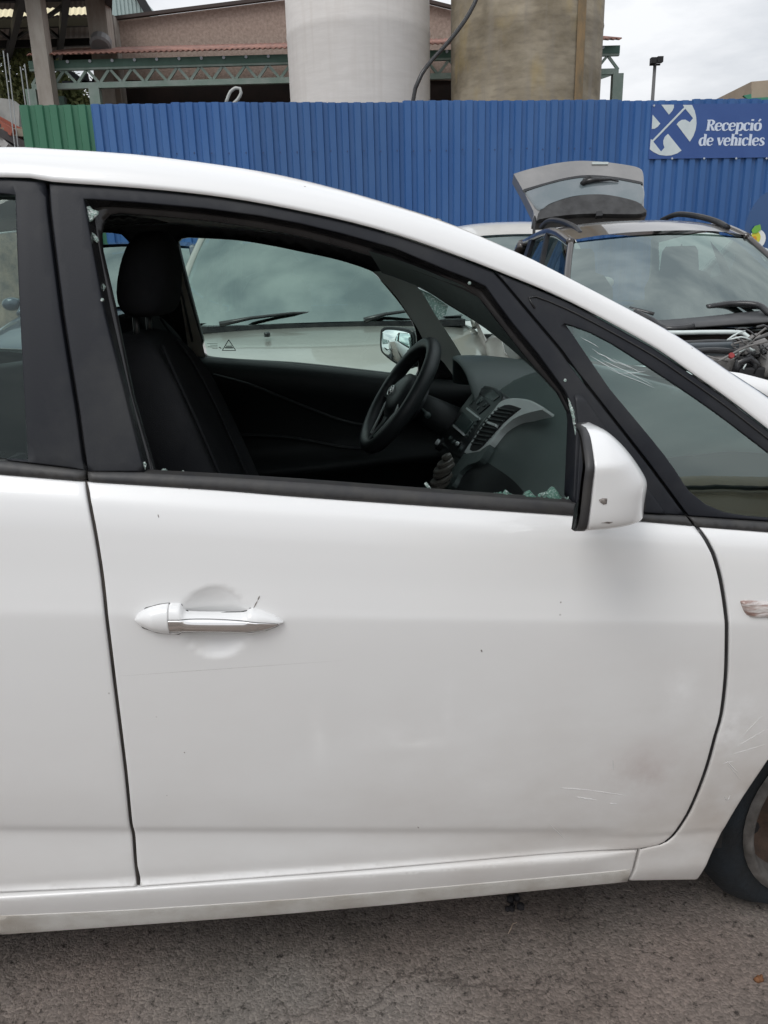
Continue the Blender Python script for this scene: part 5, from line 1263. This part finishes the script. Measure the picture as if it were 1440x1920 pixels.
# ---- left edge: wall, rods, rubble, trees
q0 = [PY(-330, 150, 18), PY(20, 186, 18), PY(36, 200, 18), PY(36, 330, 18), PY(-330, 330, 18)]
lw = tag(ext(q0, .25).build('concrete_wall', mat('raw_concrete', (.34, .34, .32), .85, ncol=(.22, .22, .21), nscale=2, nstr=1)), 'sloping grey concrete wall at the far left edge', 'wall')
rod = None
for i, (x, y0, y1, Y) in enumerate([(6, 95, 240, 15), (14, 100, 270, 15.2), (38, 125, 200, 15.3), (46, 120, 195, 15.3)]):
    p, q = PY(x, y0, Y), PY(x+6, y1, Y); q.z = .4
    o = MB().tube([q, p], .010, 8).build('steel_rod', mat('galvanised', (.20, .21, .21), .5, metal=.2), None, True)
    tag(o, ['leftmost thin steel rod at the left picture edge', 'tall steel rod second from the left edge', 'shorter steel rod just left of the green fence end', 'steel rod standing closest to the end of the green fence'][i], 'rod', 'rods standing left of the green fence')
cols = [((.28, .08, .05), 'rusty red'), ((.30, .26, .2), 'pale wood'), ((.10, .09, .09), 'dark'), ((.34, .33, .32), 'grey'), ((.45, .2, .1), 'rust orange')]
for i, (x, y, c_) in enumerate([(10, 238, 0), (20, 250, 1), (6, 262, 3), (30, 262, 2), (-12, 246, 4)]):
    p = PY(x, y, 16.0); mb = MB(); Mx = Matrix.Translation(p) @ Matrix.Rotation(random.uniform(-.8, .8), 4, 'Y') @ Matrix.Rotation(random.uniform(-1, 1), 4, 'Z')
    mb.box((-.30, -.2, -.07), (.30, .2, .06), Mx); mb.bar(Mx @ V((-.42, -.1, .09)), Mx @ V((.38, .12, .10)), .07, .05)
    tag(mb.build('scrap_piece', mat('scrap', cols[c_][0], .8, ncol=tuple(v*.5 for v in cols[c_][0]), nscale=9)), cols[c_][1]+' piece of scrap on the heap at the left edge', 'scrap')
p = PY(5, 300, 16.4); mb = MB(); rgs = [[V((p.x+math.cos(a)*r_*random.uniform(.85, 1.1), 16.6+math.sin(a)*r_*.6, z)) for a in [j*math.pi/8 for j in range(16)]] for r_, z in ((2.2, .2), (1.7, 1.4), (1.1, p.z+.2), (.5, PY(5, 262, 16).z))]
tag(mb.loft(rgs).build('rubble_heap', mat('rubble', (.13, .11, .10), .95, ncol=(.26, .2, .16), nscale=6, nstr=1, bump=1, bscale=12), None, False), 'heap of dark rubble at the left edge', 'rubble')
def tree(x, y, Y, R_, label, seed):
    rnd = random.Random(seed); c = PY(x, y, Y); e = tag(empty('tree', (c.x, Y, gz(Y))), label, 'tree', 'trees beyond the green fence'); cz = c.z-gz(Y)
    MB().tube([(0, 0, 0), (.1, 0, cz*.5), (0, .1, cz)], [.22, .16, .07], 8).build('trunk', mat('bark', (.10, .075, .055), .9), e, True)
    vs = []; fs = []
    cl = [(V((rnd.gauss(0, 1), rnd.gauss(0, 1), rnd.gauss(0, .8))).normalized()*R_*rnd.uniform(.2, .95), rnd.uniform(.25, .5)*R_) for _ in range(26)]
    for p0, r0 in cl:
        for _ in range(170):
            d = V((rnd.gauss(0, 1), rnd.gauss(0, 1), rnd.gauss(0, 1))).normalized(); p = p0+d*r0*rnd.uniform(.55, 1)+V((0, 0, cz)); s_ = rnd.uniform(.06, .13)
            a_ = V((rnd.gauss(0, 1), rnd.gauss(0, 1), rnd.gauss(0, 1))).normalized(); b_ = a_.cross(d).normalized(); k = len(vs)
            vs += [p-a_*s_, p-b_*s_*.5, p+a_*s_, p+b_*s_*.5]; fs.append((k, k+1, k+2, k+3))
    mesh('crown', vs, fs, mat('leaves', (.20, .26, .11), .6, ncol=(.34, .38, .17), nscale=1.6, nstr=1), e, False)
tree(48, 172, 32, 1.5, 'leafy green tree beyond the green fence, left one', 1); tree(118, 180, 30, 1.1, 'smaller green tree beyond the green fence, right one', 2); tree(10, 172, 34, 1.5, 'leafy green tree at the far left picture edge', 3)

# ================================================================== parked cars
def gcar(name, label, X, Y, rz, col, L=4.0, W=1.72, H=1.50, hood=.92, nose=.70, ws=1.05, rf=1.75, rr=3.3, rb=3.85, belt=.98, cat='car', skip=(), tum=.155, hoodx=.0, rim='rim', wsdrop=.08, pr_w=.034):
    e = tag(empty(name, (X, Y, gz(Y)), rz), label, cat)
    paint = mat(name+'_paint', col[:3], .32, metal=col[3] if len(col) > 3 else 0, coat=.8, ncol=tuple(c*.86 for c in col[:3]), nscale=2.5, nstr=1)
    hw = W/2
    def ring(x, w_, zt, crown=.03, zb=.22):
        pts = [(0, zb-.02), (w_*.80, zb-.02), (w_*.95, zb+.02), (w_, zb+.16), (w_*1.0, min(.62, zt-.12)), (w_*.985, zt-.07), (w_*.93, zt-.012), (w_*.80, zt+crown*.3), (w_*.4, zt+crown*.9), (0, zt+crown)]
        return [V((-x, y, z)) for y, z in pts]+[V((-x, -y, z)) for y, z in reversed(pts[1:-1])]
    st = [(0, hw*.62, nose-.16), (.05, hw*.80, nose-.05), (.20, hw*.92, nose+.02), (.45, hw*.97, nose+(hood-nose)*.45), (ws-.2, hw*.99, hood-.02), (ws+.1, hw, hood+.01), (ws+.5, hw, belt), (L*.6, hw, belt), (L*.85, hw*.98, belt+.02), (L-.12, hw*.94, belt), (L-.02, hw*.86, belt-.12), (L, hw*.75, .62)]
    if 'hood' in skip: st = [(0, hw*.80, .62), (.05, hw*.86, .70), (.20, hw*.92, .74), (.45, hw*.97, .78), (ws-.16, hw*.99, .80), (ws-.12, hw*.99, hood-.02)]+st[5:]
    bd = MB().loft([ring(*s) for s in st]).build('body', paint, e, True); mods(bd, sub=1)
    # greenhouse curves
    by, ry = hw*.93, hw*.93-tum
    def arc(x0, x1, y, z0, z1, n=13): return [V((-(x0-(x0-x1)*(4*(i/(n-1))*(1-i/(n-1)))), y*(1-2*i/(n-1)), z0+(z1-z0)*4*(i/(n-1))*(1-i/(n-1)))) for i in range(n)]
    wb = arc(ws+.10, ws-.04, by, hood+.02, hood+.045); wt = arc(rf+.06, rf-.03, ry, H-wsdrop, H-wsdrop+.035)
    rt = arc(rr-.02, rr+.06, ry, H-.09, H-.05); rbm = arc(rb-.06, rb+.03, by*.95, belt+.02, belt+.03)
    g = M['glass_ext']
    if 'tailgate' not in skip: MB().ribbon(rt, rbm, 13, 5, (-.03, 0, .02)).build('rear_window', M['glass_dark'], e, True)
    MB().ribbon(wb, wt, 15, 7, (.03, 0, .02)).build('windscreen', g, e, True)
    for s in (1, -1):
        a = wb[0] if s > 0 else wb[-1]; b = wt[0] if s > 0 else wt[-1]; c = rt[0] if s > 0 else rt[-1]; d = rbm[0] if s > 0 else rbm[-1]
        m_ = V(((b.x+c.x)/2, b.y+s*.012, H-.045)); top = crm([b, V((b.x-.4, b.y+s*.01, H-.055)), m_, c], .05); bo = crm([a, V((a.x-.5, by*s, belt)), V((d.x+.5, by*s, belt+.02)), d], .05)
        MB().ribbon([p+V((-.10, -s*.012, -.03)) for p in resam(top, 20)], [p+V((-.02, -s*.012, 0)) for p in resam(bo, 20)], 20, 3, (0, s*.02, 0)).build('side_window', M['glass_dark'], e, True)
        MB().tube(top, min(.034, pr_w*1.3), 8).build('roof_rail', paint, e, True)
        MB().tube(crm([a+V((.03, s*.0, -.03)), a.lerp(b, .5)+V((.015, s*.012, .02)), b], .06), pr_w, 8).build('pillar', paint, e, True)
        for t0, w_ in ((.38, .045), (.72, .06)):
            p, q = resam(bo, 41)[int(t0*40)], resam(top, 41)[int(t0*40+(1 if t0 > .5 else 0))]
            MB().bar(p+V((0, s*.006, 0)), q+V((0, s*.006, 0)), w_*2, .03, (0, s, 0)).build('pillar', M['trim'], e)
        MB().tube(crm([c, c.lerp(d, .5)+V((-.01, s*.012, .02)), d], .06), .05, 8).build('pillar', paint, e, True)
        # door mirror
        q = a+V((-.22, s*.16, .06)); rg = []
        for k, dx in ((.7, .07), (.95, .05), (1, 0), (.92, -.04)): rg.append([q+V((dx, s*.085*k*math.cos(t), .062*k*math.sin(t))) for t in [2*math.pi*j/14 for j in range(14)]])
        mm = MB().loft(rg).build('door_mirror', paint, e, True); MB().bar(q+V((0, -s*.18, -.05)), q+V((0, -s*.05, -.02)), .05, .04).build('mirror_foot', M['dark'], mm)
        # lamps
        hx_ = [V((-.10, s*hw*.62, nose-.02)), V((-.12, s*hw*.84, nose+.02)), V((-.40, s*hw*.965, nose+.08)), V((-.36, s*hw*.97, nose-.05)), V((-.12, s*hw*.90, nose-.12)), V((-.03, s*hw*.66, nose-.11))]
        c_ = sum(hx_, V((0, 0, 0)))/6
        hl = MB().loft([[p+V((.012, s*.012, 0)) for p in hx_], [c_.lerp(p, .82)+V((.035, s*.02, .006)) for p in hx_]]).build('headlight', M['headlamp'], e, True)
        MB().disc(c_+V((.01, s*.01, 0)), (1, s*.5, 0), .045, .03, 16).build('bulb_ring', M['chrome'], hl)
        for wx in (.78, L-.72):
            wheel('wheel', (-wx, s*(hw-.10), .30), .30, .19, .19, e, s)
            rg = []
            for i in range(17):
                t = math.pi*i/16; rg.append(V((-wx+.345*math.cos(t), s*(hw+.004), .30+.345*math.sin(t))))
            MB().tube(rg, .022, 6).build('wheel_arch', M['dark'], e, True)
    rp = []
    L1 = resam(crm([wt[0], V((wt[0].x-.4, wt[0].y+.01, H-.055)), V(((wt[0].x+rt[0].x)/2, wt[0].y+.012, H-.045)), rt[0]], .05), 17)
    for i, p in enumerate(L1):
        t = i/16; b = .05-.01*abs(2*t-1); xo = .09*(1-t)**3-.0*t
        rp.append([V((p.x+(xo-.06*t**4)*4*(j/14)*(1-j/14), p.y*(1-2*j/14), p.z+.012+b*(1-abs(1-2*j/14)**2.6))) for j in range(15)])
    MB().loft(rp, closed=False).build('roof', paint, e, True)
    # nose details
    MB().box((-.06, -hw*.55, nose-.12), (.035, hw*.55, nose-.05)).build('grille', M['dark'], e); MB().box((-.05, -hw*.62, .28), (.02, hw*.62, .40)).build('lower_intake', M['dark'], e)
    # inside
    MB().box((-(L-.4), -hw*.86, belt-.02), (-(ws+.05), hw*.86, belt+.035)).build('interior', M['dark'], e)
    for s in (.36, -.36):
        x = -(ws+1.25); r1 = [[V((x+dx-.12*k, s+.23*wq*q, z)) for dx, q in ((.06, -1), (.09, 0), (.06, 1), (-.06, 1), (-.06, -1))] for k, z, wq in ((0, belt-.1, 1), (.6, belt+.18, 1), (.9, belt+.27, .75), (.95, belt+.29, .5), (.97, belt+.31, .5), (1.05, belt+.42, .45), (1.05, belt+.45, .35))]
        MB().loft(r1).build('seat', M['fabric'], e, True)
    c_ = V((-(ws+.62), .36, belt+.03)); ax = V((-.85, 0, .5)).normalized(); u_ = V((0, 1, 0)); w_ = ax.cross(u_)
    MB().tube([c_+(u_*math.cos(t)+w_*math.sin(t))*.18 for t in [2*math.pi*j/24 for j in range(25)]], .014, 6, cap=False).build('steering_wheel', M['leather'], e, True)
    rg = [[V((-(ws+.06)-d*.1, y, z)) for y in (-hw*.85, -.3, .3, hw*.85)] for d, z in ((0, hood+.05), (3, hood+.09), (5, hood+.06), (5.2, hood-.1))]
    MB().loft(rg, closed=False).build('dashboard', M['dash2'], e, True)
    return e, paint
M['headlamp'] = mat('headlamp_lens', (.30, .31, .32), .08, metal=.6, ncol=(.05, .05, .05), nscale=18, nstr=1, coat=1)
FACE = rad(-90)                                  # nose towards the camera
def wiper(e, hx, hy, hz, ex, ey, ez, r_=.010):
    o = MB().tube([(hx, hy, hz), (hx-.05, hy+(ey-hy)*.25, hz+.025), (hx+(ex-hx)*.6, hy+(ey-hy)*.6, hz+(ez-hz)*.6+.02), (ex, ey, ez)], [.016, r_, r_*.8, r_*.5], 6).build('wiper', M['gloss'], e, True)
    return o
# silver car seen through the far window
sc_, sp_ = gcar('silver_car', 'silver beige car seen through the white car, its bonnet and windscreen facing the camera', -.26, 3.30, FACE+rad(2), (.34, .33, .30, .5), pr_w=.022, L=3.75, W=1.80, H=1.665, wsdrop=.035, hood=1.065, nose=.84, ws=1.08, rf=1.72, rr=3.1, rb=3.6, belt=1.06, tum=.14)
def put(e, x, y, z=0): return None
MB().box((-1.17, -.76, 1.072), (-1.02, .76, 1.105)).build('scuttle', M['gloss'], sc_)
wiper(sc_, -1.02, -.55, 1.115, -1.12, .10, 1.155); wiper(sc_, -1.02, .22, 1.115, -1.12, .66, 1.15)
for y in (-.28, .42):
    MB().disc((-.80, y, 1.062), (.15, 0, 1), .016, .022, 12, .004).build('washer_nozzle', M['gloss'], sc_)
# crumpled corner of the silver car
mb = MB(); rnd = random.Random(5); rg = []
for i in range(9):
    t = i/8; row = []
    for j in range(9):
        s_ = j/8; row.append(V((-.15-.95*t+rnd.uniform(-.03, .03), .80+.20*s_*t+.07*math.sin(i*1.6+j)*(.4+s_), .98+.14*t-.38*s_+.07*math.sin(j*1.3+i*1.1)+rnd.uniform(-.02, .02))))
    rg.append(row)
o = mb.loft(rg, closed=False).build('crumpled_wing', mat('crumpled_silver', (.42, .37, .35), .3, metal=.5, coat=.5, ncol=(.26, .21, .2), nscale=3, nstr=1), sc_, True); mods(o, sub=1, solid=.004)
# white car parked across, left
gcar('parked_white_car', 'white car seen behind the headrest, parked parallel to the smashed car', -1.52, 4.35, rad(0), (.70, .71, .70), L=3.9, W=1.68, H=1.50, hood=.95, nose=.72)
# blue car behind
gcar('dark_blue_car', 'dark blue car seen behind the silver car through the far window', -2.42, 6.2, FACE, (.018, .03, .06, .3), L=4.2, W=1.72, H=1.62, hood=1.0, nose=.78, belt=1.05)
# white hatchback behind the dark one
wc, wp = gcar('white_hatchback', 'white hatchback with a dark headlamp standing left of the dark SUV', 1.42, 7.55, FACE-rad(3), (.66, .66, .64), L=4.0, W=1.74, H=1.73, hood=.98, nose=.70, wsdrop=.19)
# dark SUV without its bonnet, tailgate up
sv, svp = gcar('dark_suv', 'dark brown SUV with its bonnet gone and its tailgate raised', 1.765, 3.78, FACE, (.045, .037, .032, .35), L=3.72, W=1.54, H=1.63, hood=1.0, nose=.80, ws=.66, rf=1.36, rr=3.12, rb=3.55, belt=1.02, pr_w=.022, skip=('hood', 'tailgate'), tum=.165, wsdrop=.13)
bpy.context.view_layer.update()
def loc_(e):
    Mi = Matrix.Translation(e.location) @ Matrix.Rotation(e.rotation_euler.z, 4, 'Z'); Mi.invert(); return lambda p: Mi @ p
sL = loc_(sv)
# roof rails
for pts in ([(1016, 418), (1030, 414), (1055, 416), (1078, 427), (1089, 440)], [(1242, 405), (1270, 402), (1310, 406), (1345, 416), (1364, 427)]):
    Y0 = [6.6, 6.3, 5.9, 5.55, 5.35]; q = [sL(PY(x, y, Y_)) for (x, y), Y_ in zip(pts, Y0)]
    q[0].z -= .03; MB().tube(crm(q, .05), .020, 8).build('roof_bar', M['trim'], sv, True)
# raised tailgate on a plane leaning back 45 degrees
hp0 = V((1.83, 6.95, 1.60)); tn = V((0, -.72, .69)).normalized()
def tg(x, y, o_=0):
    r = ray(x, y); p0 = hp0+tn*o_; t = (p0-CAM).dot(tn)/r.dot(tn); return sL(CAM+t*r)
tnl = (Matrix.Rotation(-sv.rotation_euler.z, 3, 'Z') @ tn)
def slab(name, px, m, parent, th, o_=0, smooth=False, bow=0):
    P_ = [tg(x, y, o_) for x, y in px]; mb = MB(); c_ = sum(P_, V((0, 0, 0)))/len(P_)
    mb.loft([[p-tnl*th for p in P_], P_, [p.lerp(c_, .03)+tnl*.012 for p in P_]]); return mb.build(name, m, parent, smooth)
mtg = mat('tailgate_silver_grey', (.20, .195, .19), .35, metal=.4, coat=.6, ncol=(.26, .25, .24), nscale=3, nstr=1)
tl = slab('tailgate', crm([(963, 326), (985, 319), (1010, 313), (1045, 306), (1085, 302), (1130, 304), (1170, 309), (1198, 315), (1206, 326), (1207, 352), (1207, 392), (1204, 404), (1100, 404), (1007, 414), (1000, 396), (978, 352)], 4), mtg, sv, .10)
slab('tailgate_window', crm([(984, 361), (1020, 349), (1060, 339), (1100, 334), (1150, 337), (1203, 347), (1204, 384), (1180, 376), (1130, 367), (1075, 370), (1030, 384), (1012, 395), (1000, 385)], 4), mat('tailgate_glass', (.10, .13, .14), .12, coat=1, ncol=(.16, .18, .19), nscale=3, nstr=1), tl, .002, .016)
slab('window_seal', crm([(979, 357), (1020, 345), (1060, 335), (1100, 330), (1150, 333), (1206, 343), (1206, 347), (1150, 337), (1100, 334), (1060, 339), (1020, 349), (982, 361)], 4), M['gloss'], tl, .002, .020)
slab('roof_spoiler', crm([(1007, 414), (1012, 396), (1040, 380), (1080, 369), (1130, 366), (1180, 375), (1205, 386), (1204, 403), (1100, 403), (1040, 408)], 4), mat('dark_spoiler', (.012, .011, .011), .55, ncol=(.04, .04, .04), nscale=9, nstr=1), tl, .03, .035)
MB().tube([tg(1094, 341, .04), tg(1115, 337, .05), tg(1145, 336, .05), tg(1160, 340, .04)], [.03, .02, .012, .006], 8).build('rear_wiper', M['gloss'], tl, True)
MB().tube([tg(1091, 345, .04), tg(1105, 334, .05)], [.022, .03], 8).build('wiper_motor', M['dark'], tl, True)
mb = MB()
for a, b in (((1110, 306), (1140, 306)),): mb.bar(tg(*a, .02), tg(*b, .02), .02, .02)
mb.build('tailgate_trim', M['silver'], tl)
MB().tube([tg(1003, 398, -.03), sL(PY(1001, 440, 6.8))], .012, 6).build('gas_strut', M['dark'], tl, True)
slab('latch', [(1118, 398), (1128, 397), (1130, 406), (1117, 407)], M['dark'], tl, .02, .05)
# scuttle, wipers, engine bay
def SL(x, y, Y_): return sL(PY(x, y, Y_))
mdk = mat('scuttle_plastic', (.035, .037, .04), .5, ncol=(.06, .06, .06), nscale=8, nstr=1)
A_ = [SL(x, y, 4.52) for x, y in [(1165, 603), (1250, 598), (1340, 590), (1440, 582), (1560, 575)]]; B_ = [SL(x, y, 4.28) for x, y in [(1165, 618), (1250, 618), (1340, 611), (1440, 604), (1560, 600)]]
sc2 = MB().ribbon(A_, B_, 20, 4, (0, 0, .012)).build('scuttle', mdk, sv, True); mods(sc2, solid=.01)
def tb(name, px, r_, m, parent, n=8): 
    return MB().tube(crm([SL(*p) for p in px], .03), r_, n).build(name, m, parent, True)
tb('wiper', [(1264, 584, 4.50), (1300, 578, 4.52), (1340, 573, 4.54), (1380, 574, 4.52), (1424, 576, 4.48)], .013, M['gloss'], sv)
tb('wiper_arm', [(1325, 577, 4.50), (1370, 570, 4.50), (1420, 572, 4.44), (1440, 586, 4.36), (1460, 600, 4.32)], .018, M['gloss'], sv)
tb('wiper', [(1180, 579, 4.55), (1200, 583, 4.52), (1226, 590, 4.48)], .013, M['gloss'], sv)
tb('wiper_arm', [(1190, 585, 4.5), (1225, 602, 4.40), (1248, 616, 4.30), (1285, 615, 4.28), (1301, 611, 4.28)], [.016]*40, M['gloss'], sv) if 0 else tb('wiper_arm', [(1190, 585, 4.5), (1225, 602, 4.40), (1248, 616, 4.30), (1285, 615, 4.28), (1301, 611, 4.28)], .018, M['gloss'], sv)
bay = MB().box((-.64, -.78, .55), (-.60, .78, .97)).build('firewall', M['dark'], sv)
tb('bonnet_seal', [(1150, 622, 4.22), (1260, 624, 4.22), (1330, 623, 4.22), (1392, 624, 4.22), (1405, 634, 4.2), (1440, 650, 4.15)], .012, M['silver'], sv)
tb('bonnet_seal', [(1150, 643, 4.12), (1285, 642, 4.12), (1335, 640, 4.12), (1380, 641, 4.12)], .010, mdk, sv)
eb = MB(); 
def ebox(name, x0, y0, x1, y1, Y_, dp, m):
    a = SL(x0, y0, Y_); b = SL(x1, y1, Y_); mb = MB(); mb.box((min(a.x, b.x), min(a.y, b.y), min(a.z, b.z)), (max(a.x, b.x), max(a.y, b.y), max(a.z, b.z)))
    # depth runs away from the camera, i.e. towards local -x
    for v in mb.v[:]: pass
    xs_ = min(a.x, b.x)
    mb = MB(); mb.box((xs_-dp, min(a.y, b.y), min(a.z, b.z)), (xs_, max(a.y, b.y), max(a.z, b.z))); o = mb.build(name, m, sv); mods(o, bevel=.012, seg=3); return o
mbl = mat('bay_blue_grey', (.05, .065, .075), .5, ncol=(.08, .09, .1), nscale=8, nstr=1); mgr = mat('bay_grey', (.12, .115, .11), .55, ncol=(.2, .19, .18), nscale=14, nstr=1)
ebox('battery_tray', 1285, 645, 1382, 700, 4.05, .12, mbl); ebox('air_box', 1330, 672, 1378, 720, 3.95, .2, mgr); ebox('engine_cover', 1385, 690, 1500, 750, 3.9, .3, M['dark']); ebox('reservoir', 1395, 655, 1420, 700, 4.0, .1, mgr)
tb('strut_brace', [(1290, 660, 4.0), (1340, 657, 4.0), (1400, 663, 3.98), (1460, 676, 3.96)], .016, M['gloss'], sv)
tb('intake_pipe', [(1412, 640, 4.1), (1430, 655, 4.02), (1440, 680, 3.95), (1450, 705, 3.9)], .045, mgr, sv, 12)
tb('coolant_hose', [(1378, 700, 3.92), (1385, 680, 3.92), (1405, 672, 3.92), (1418, 682, 3.92), (1410, 700, 3.92)], .022, M['gloss'], sv)
rnd = random.Random(11)
for k in range(14):
    x, y = rnd.uniform(1370, 1440), rnd.uniform(632, 690); pts = [(x, y, 3.95)]
    for _ in range(4): x += rnd.uniform(-26, 26); y += rnd.uniform(-16, 16); pts.append((x, y, rnd.uniform(3.88, 4.0)))
    tb('cable', pts, rnd.choice([.004, .006, .008]), [M['gloss'], mgr, mdk, M['silver']][k % 4], sv, 6)
for p in ([(1375, 628, 4.1), (1400, 640, 4.0), (1440, 612, 3.98)], [(1382, 668, 3.93), (1410, 640, 3.95), (1440, 625, 3.95)], [(1345, 678, 3.9), (1372, 664, 3.9), (1400, 650, 3.9), (1440, 640, 3.9)], [(1372, 645, 4.0), (1380, 655, 4.0), (1405, 650, 4.0), (1392, 640, 4.0), (1375, 645, 4.0)]): tb('cable', p, .006, mgr, sv, 6)
p = SL(1370, 668, 3.9); MB().disc(p, (1, 0, .6), .014, .014, 10).build('filler_cap', mat('red_cap', (.25, .02, .02), .4), sv)
# sheet of white bodywork leaning at the SUV's front
pa = [PY(1369, 701, 3.62), PY(1382, 699, 3.62), PY(1410, 706, 3.60), PY(1440, 714, 3.58), PY(1520, 735, 3.5)]
pb_ = [p+V((.02, -.05, -.085)) for p in pa]; pc = [p+V((.02, .0, -.12)) for p in pa]
pr_ = [p+V((.0, .30, -.02)) for p in pa]
lp_ = MB().loft([resam(pr_, 16), resam(pa, 16), [p for p in resam(pb_, 16)], resam(pc, 16)], closed=False).build('loose_bumper', M['white'], None, True)
mods(lp_, solid=.006); tag(lp_, 'loose white bumper skin lying on the front of the dark SUV', 'car part')
# blue van at the right edge
q = PY(1395, 440, 8.2); bvn = tag(empty('blue_van', (q.x, 8.2, gz(8.2))), 'blue van at the right edge with a green and yellow fruit printed on it', 'van')
def vp(x, y): p = PY(x, y, 8.2); return (p.x-q.x, p.z-gz(8.2))
ol = [vp(*p) for p in crm([(1394, 520), (1393, 470), (1395, 440), (1399, 415), (1408, 393), (1420, 375), (1432, 364), (1446, 359), (1500, 354)], 6)]
ol = [(ol[0][0]+.02, .35)]+ol+[(4.2, ol[-1][1]+.02), (4.2, .35)]
rg = [[V((x, y_, .9+(z-.9)*k)) for x, z in ol] for y_, k in ((0.03, .985), (0, .96), (0.0, .9))]
mb = MB(); loop = [V(p) for p in ol]; n_ = len(loop)
mb.add([V((x, .0, z)) for x, z in ol]+[V((x+.95, 1.8, z)) for x, z in ol], [tuple(range(n_)), tuple(range(2*n_-1, n_-1, -1))]+[(i, i+n_, (i+1) % n_+n_, (i+1) % n_) for i in range(n_)])
vb = mb.build('body', mat('van_blue', (.008, .065, .20), .3, coat=.8), bvn, False)
def vpoly(name, px, m, o_):
    P_ = [vp(x, y) for x, y in px]; mb = MB(); mb.loft([[V((x, -o_+.004, z)) for x, z in P_], [V((x, -o_, z)) for x, z in P_]]); return mb.build(name, m, bvn)
def ell(cx, cy, rx, ry, a=0, n=18): return [(cx+rx*math.cos(t)*math.cos(a)-ry*math.sin(t)*math.sin(a), cy+rx*math.cos(t)*math.sin(a)+ry*math.sin(t)*math.cos(a)) for t in [2*math.pi*j/n for j in range(n)]]
vpoly('print_halo', ell(1420, 448, 15, 18, .3), mat('print_white', (.75, .78, .76), .5), .006)
vpoly('print_fruit', ell(1416, 446, 9, 12, .3), mat('print_yellow', (.62, .58, .05), .5), .010)
vpoly('print_fruit_core', ell(1413, 449, 4.5, 7, .3), mat('print_orange', (.62, .30, .03), .5), .014)
vpoly('print_leaf', [(1408, 432), (1414, 424), (1424, 421), (1426, 430), (1418, 437), (1410, 438)], mat('print_green', (.16, .42, .06), .5), .016)
vpoly('print_shape', ell(1436, 478, 9, 14, -.3), M['sign_w'], .008)
vpoly('print_shape', ell(1440, 488, 5, 7, -.3), M['blue'], .012)
wheel('wheel', (.2, .12, .35), .34, .21, .2, bvn, -1); wheel('wheel', (3.3, .12, .35), .34, .21, .2, bvn, -1)
# van behind the photographer, seen only as a reflection in the quarter glass
pv = tag(empty('pale_van', (3.35, -1.85, 0)), 'pale cream van mirrored in the front quarter glass', 'van')
mcr = mat('cream_paint', (.74, .63, .46), .35, coat=.8, ncol=(.66, .56, .40), nscale=2, nstr=1)
vb2 = MB().loft([[V((x_, 0-y_, z_)) for y_, z_ in ((0, .35), (-.02, .9), (0, 1.3), (.04, 1.75), (.10, 2.12), (.22, 2.26), (.6, 2.32), (1.4, 2.32), (1.8, 2.2), (1.95, 1.3), (1.95, .35))] for x_ in (-2.6, -2.5, -1.2, 0, 1.2, 2.5, 2.6)]).build('body', mcr, pv, True); mods(vb2, bevel=.04, seg=2)
for x0, x1 in ((-2.3, -1.5), (-1.3, -.2), (0.0, 1.1), (1.3, 2.3)):
    q = crm([(x0, 1.38), (x1, 1.38), (x1+.02, 1.6), (x1-.05, 1.86), (x0+.05, 1.86), (x0-.02, 1.6)], .1, True)
    MB().loft([[V((a.x, .012-.0*a.y-(a.y-1.3)*.09 if 0 else .010-(a.y-1.3)*.085, a.y)) for a in q], [V((a.x, .018-(a.y-1.3)*.085, a.y)) for a in q]]).build('window', M['glass_dark'], pv)
MB().tube([V((-2.55, -.06, 2.09)), V((2.55, -.06, 2.09))], .018, 6).build('gutter', M['gloss'], pv)
for x_ in (-1.7, 1.7): wheel('wheel', (x_, -.10, .34), .34, .20, .2, pv, 1)
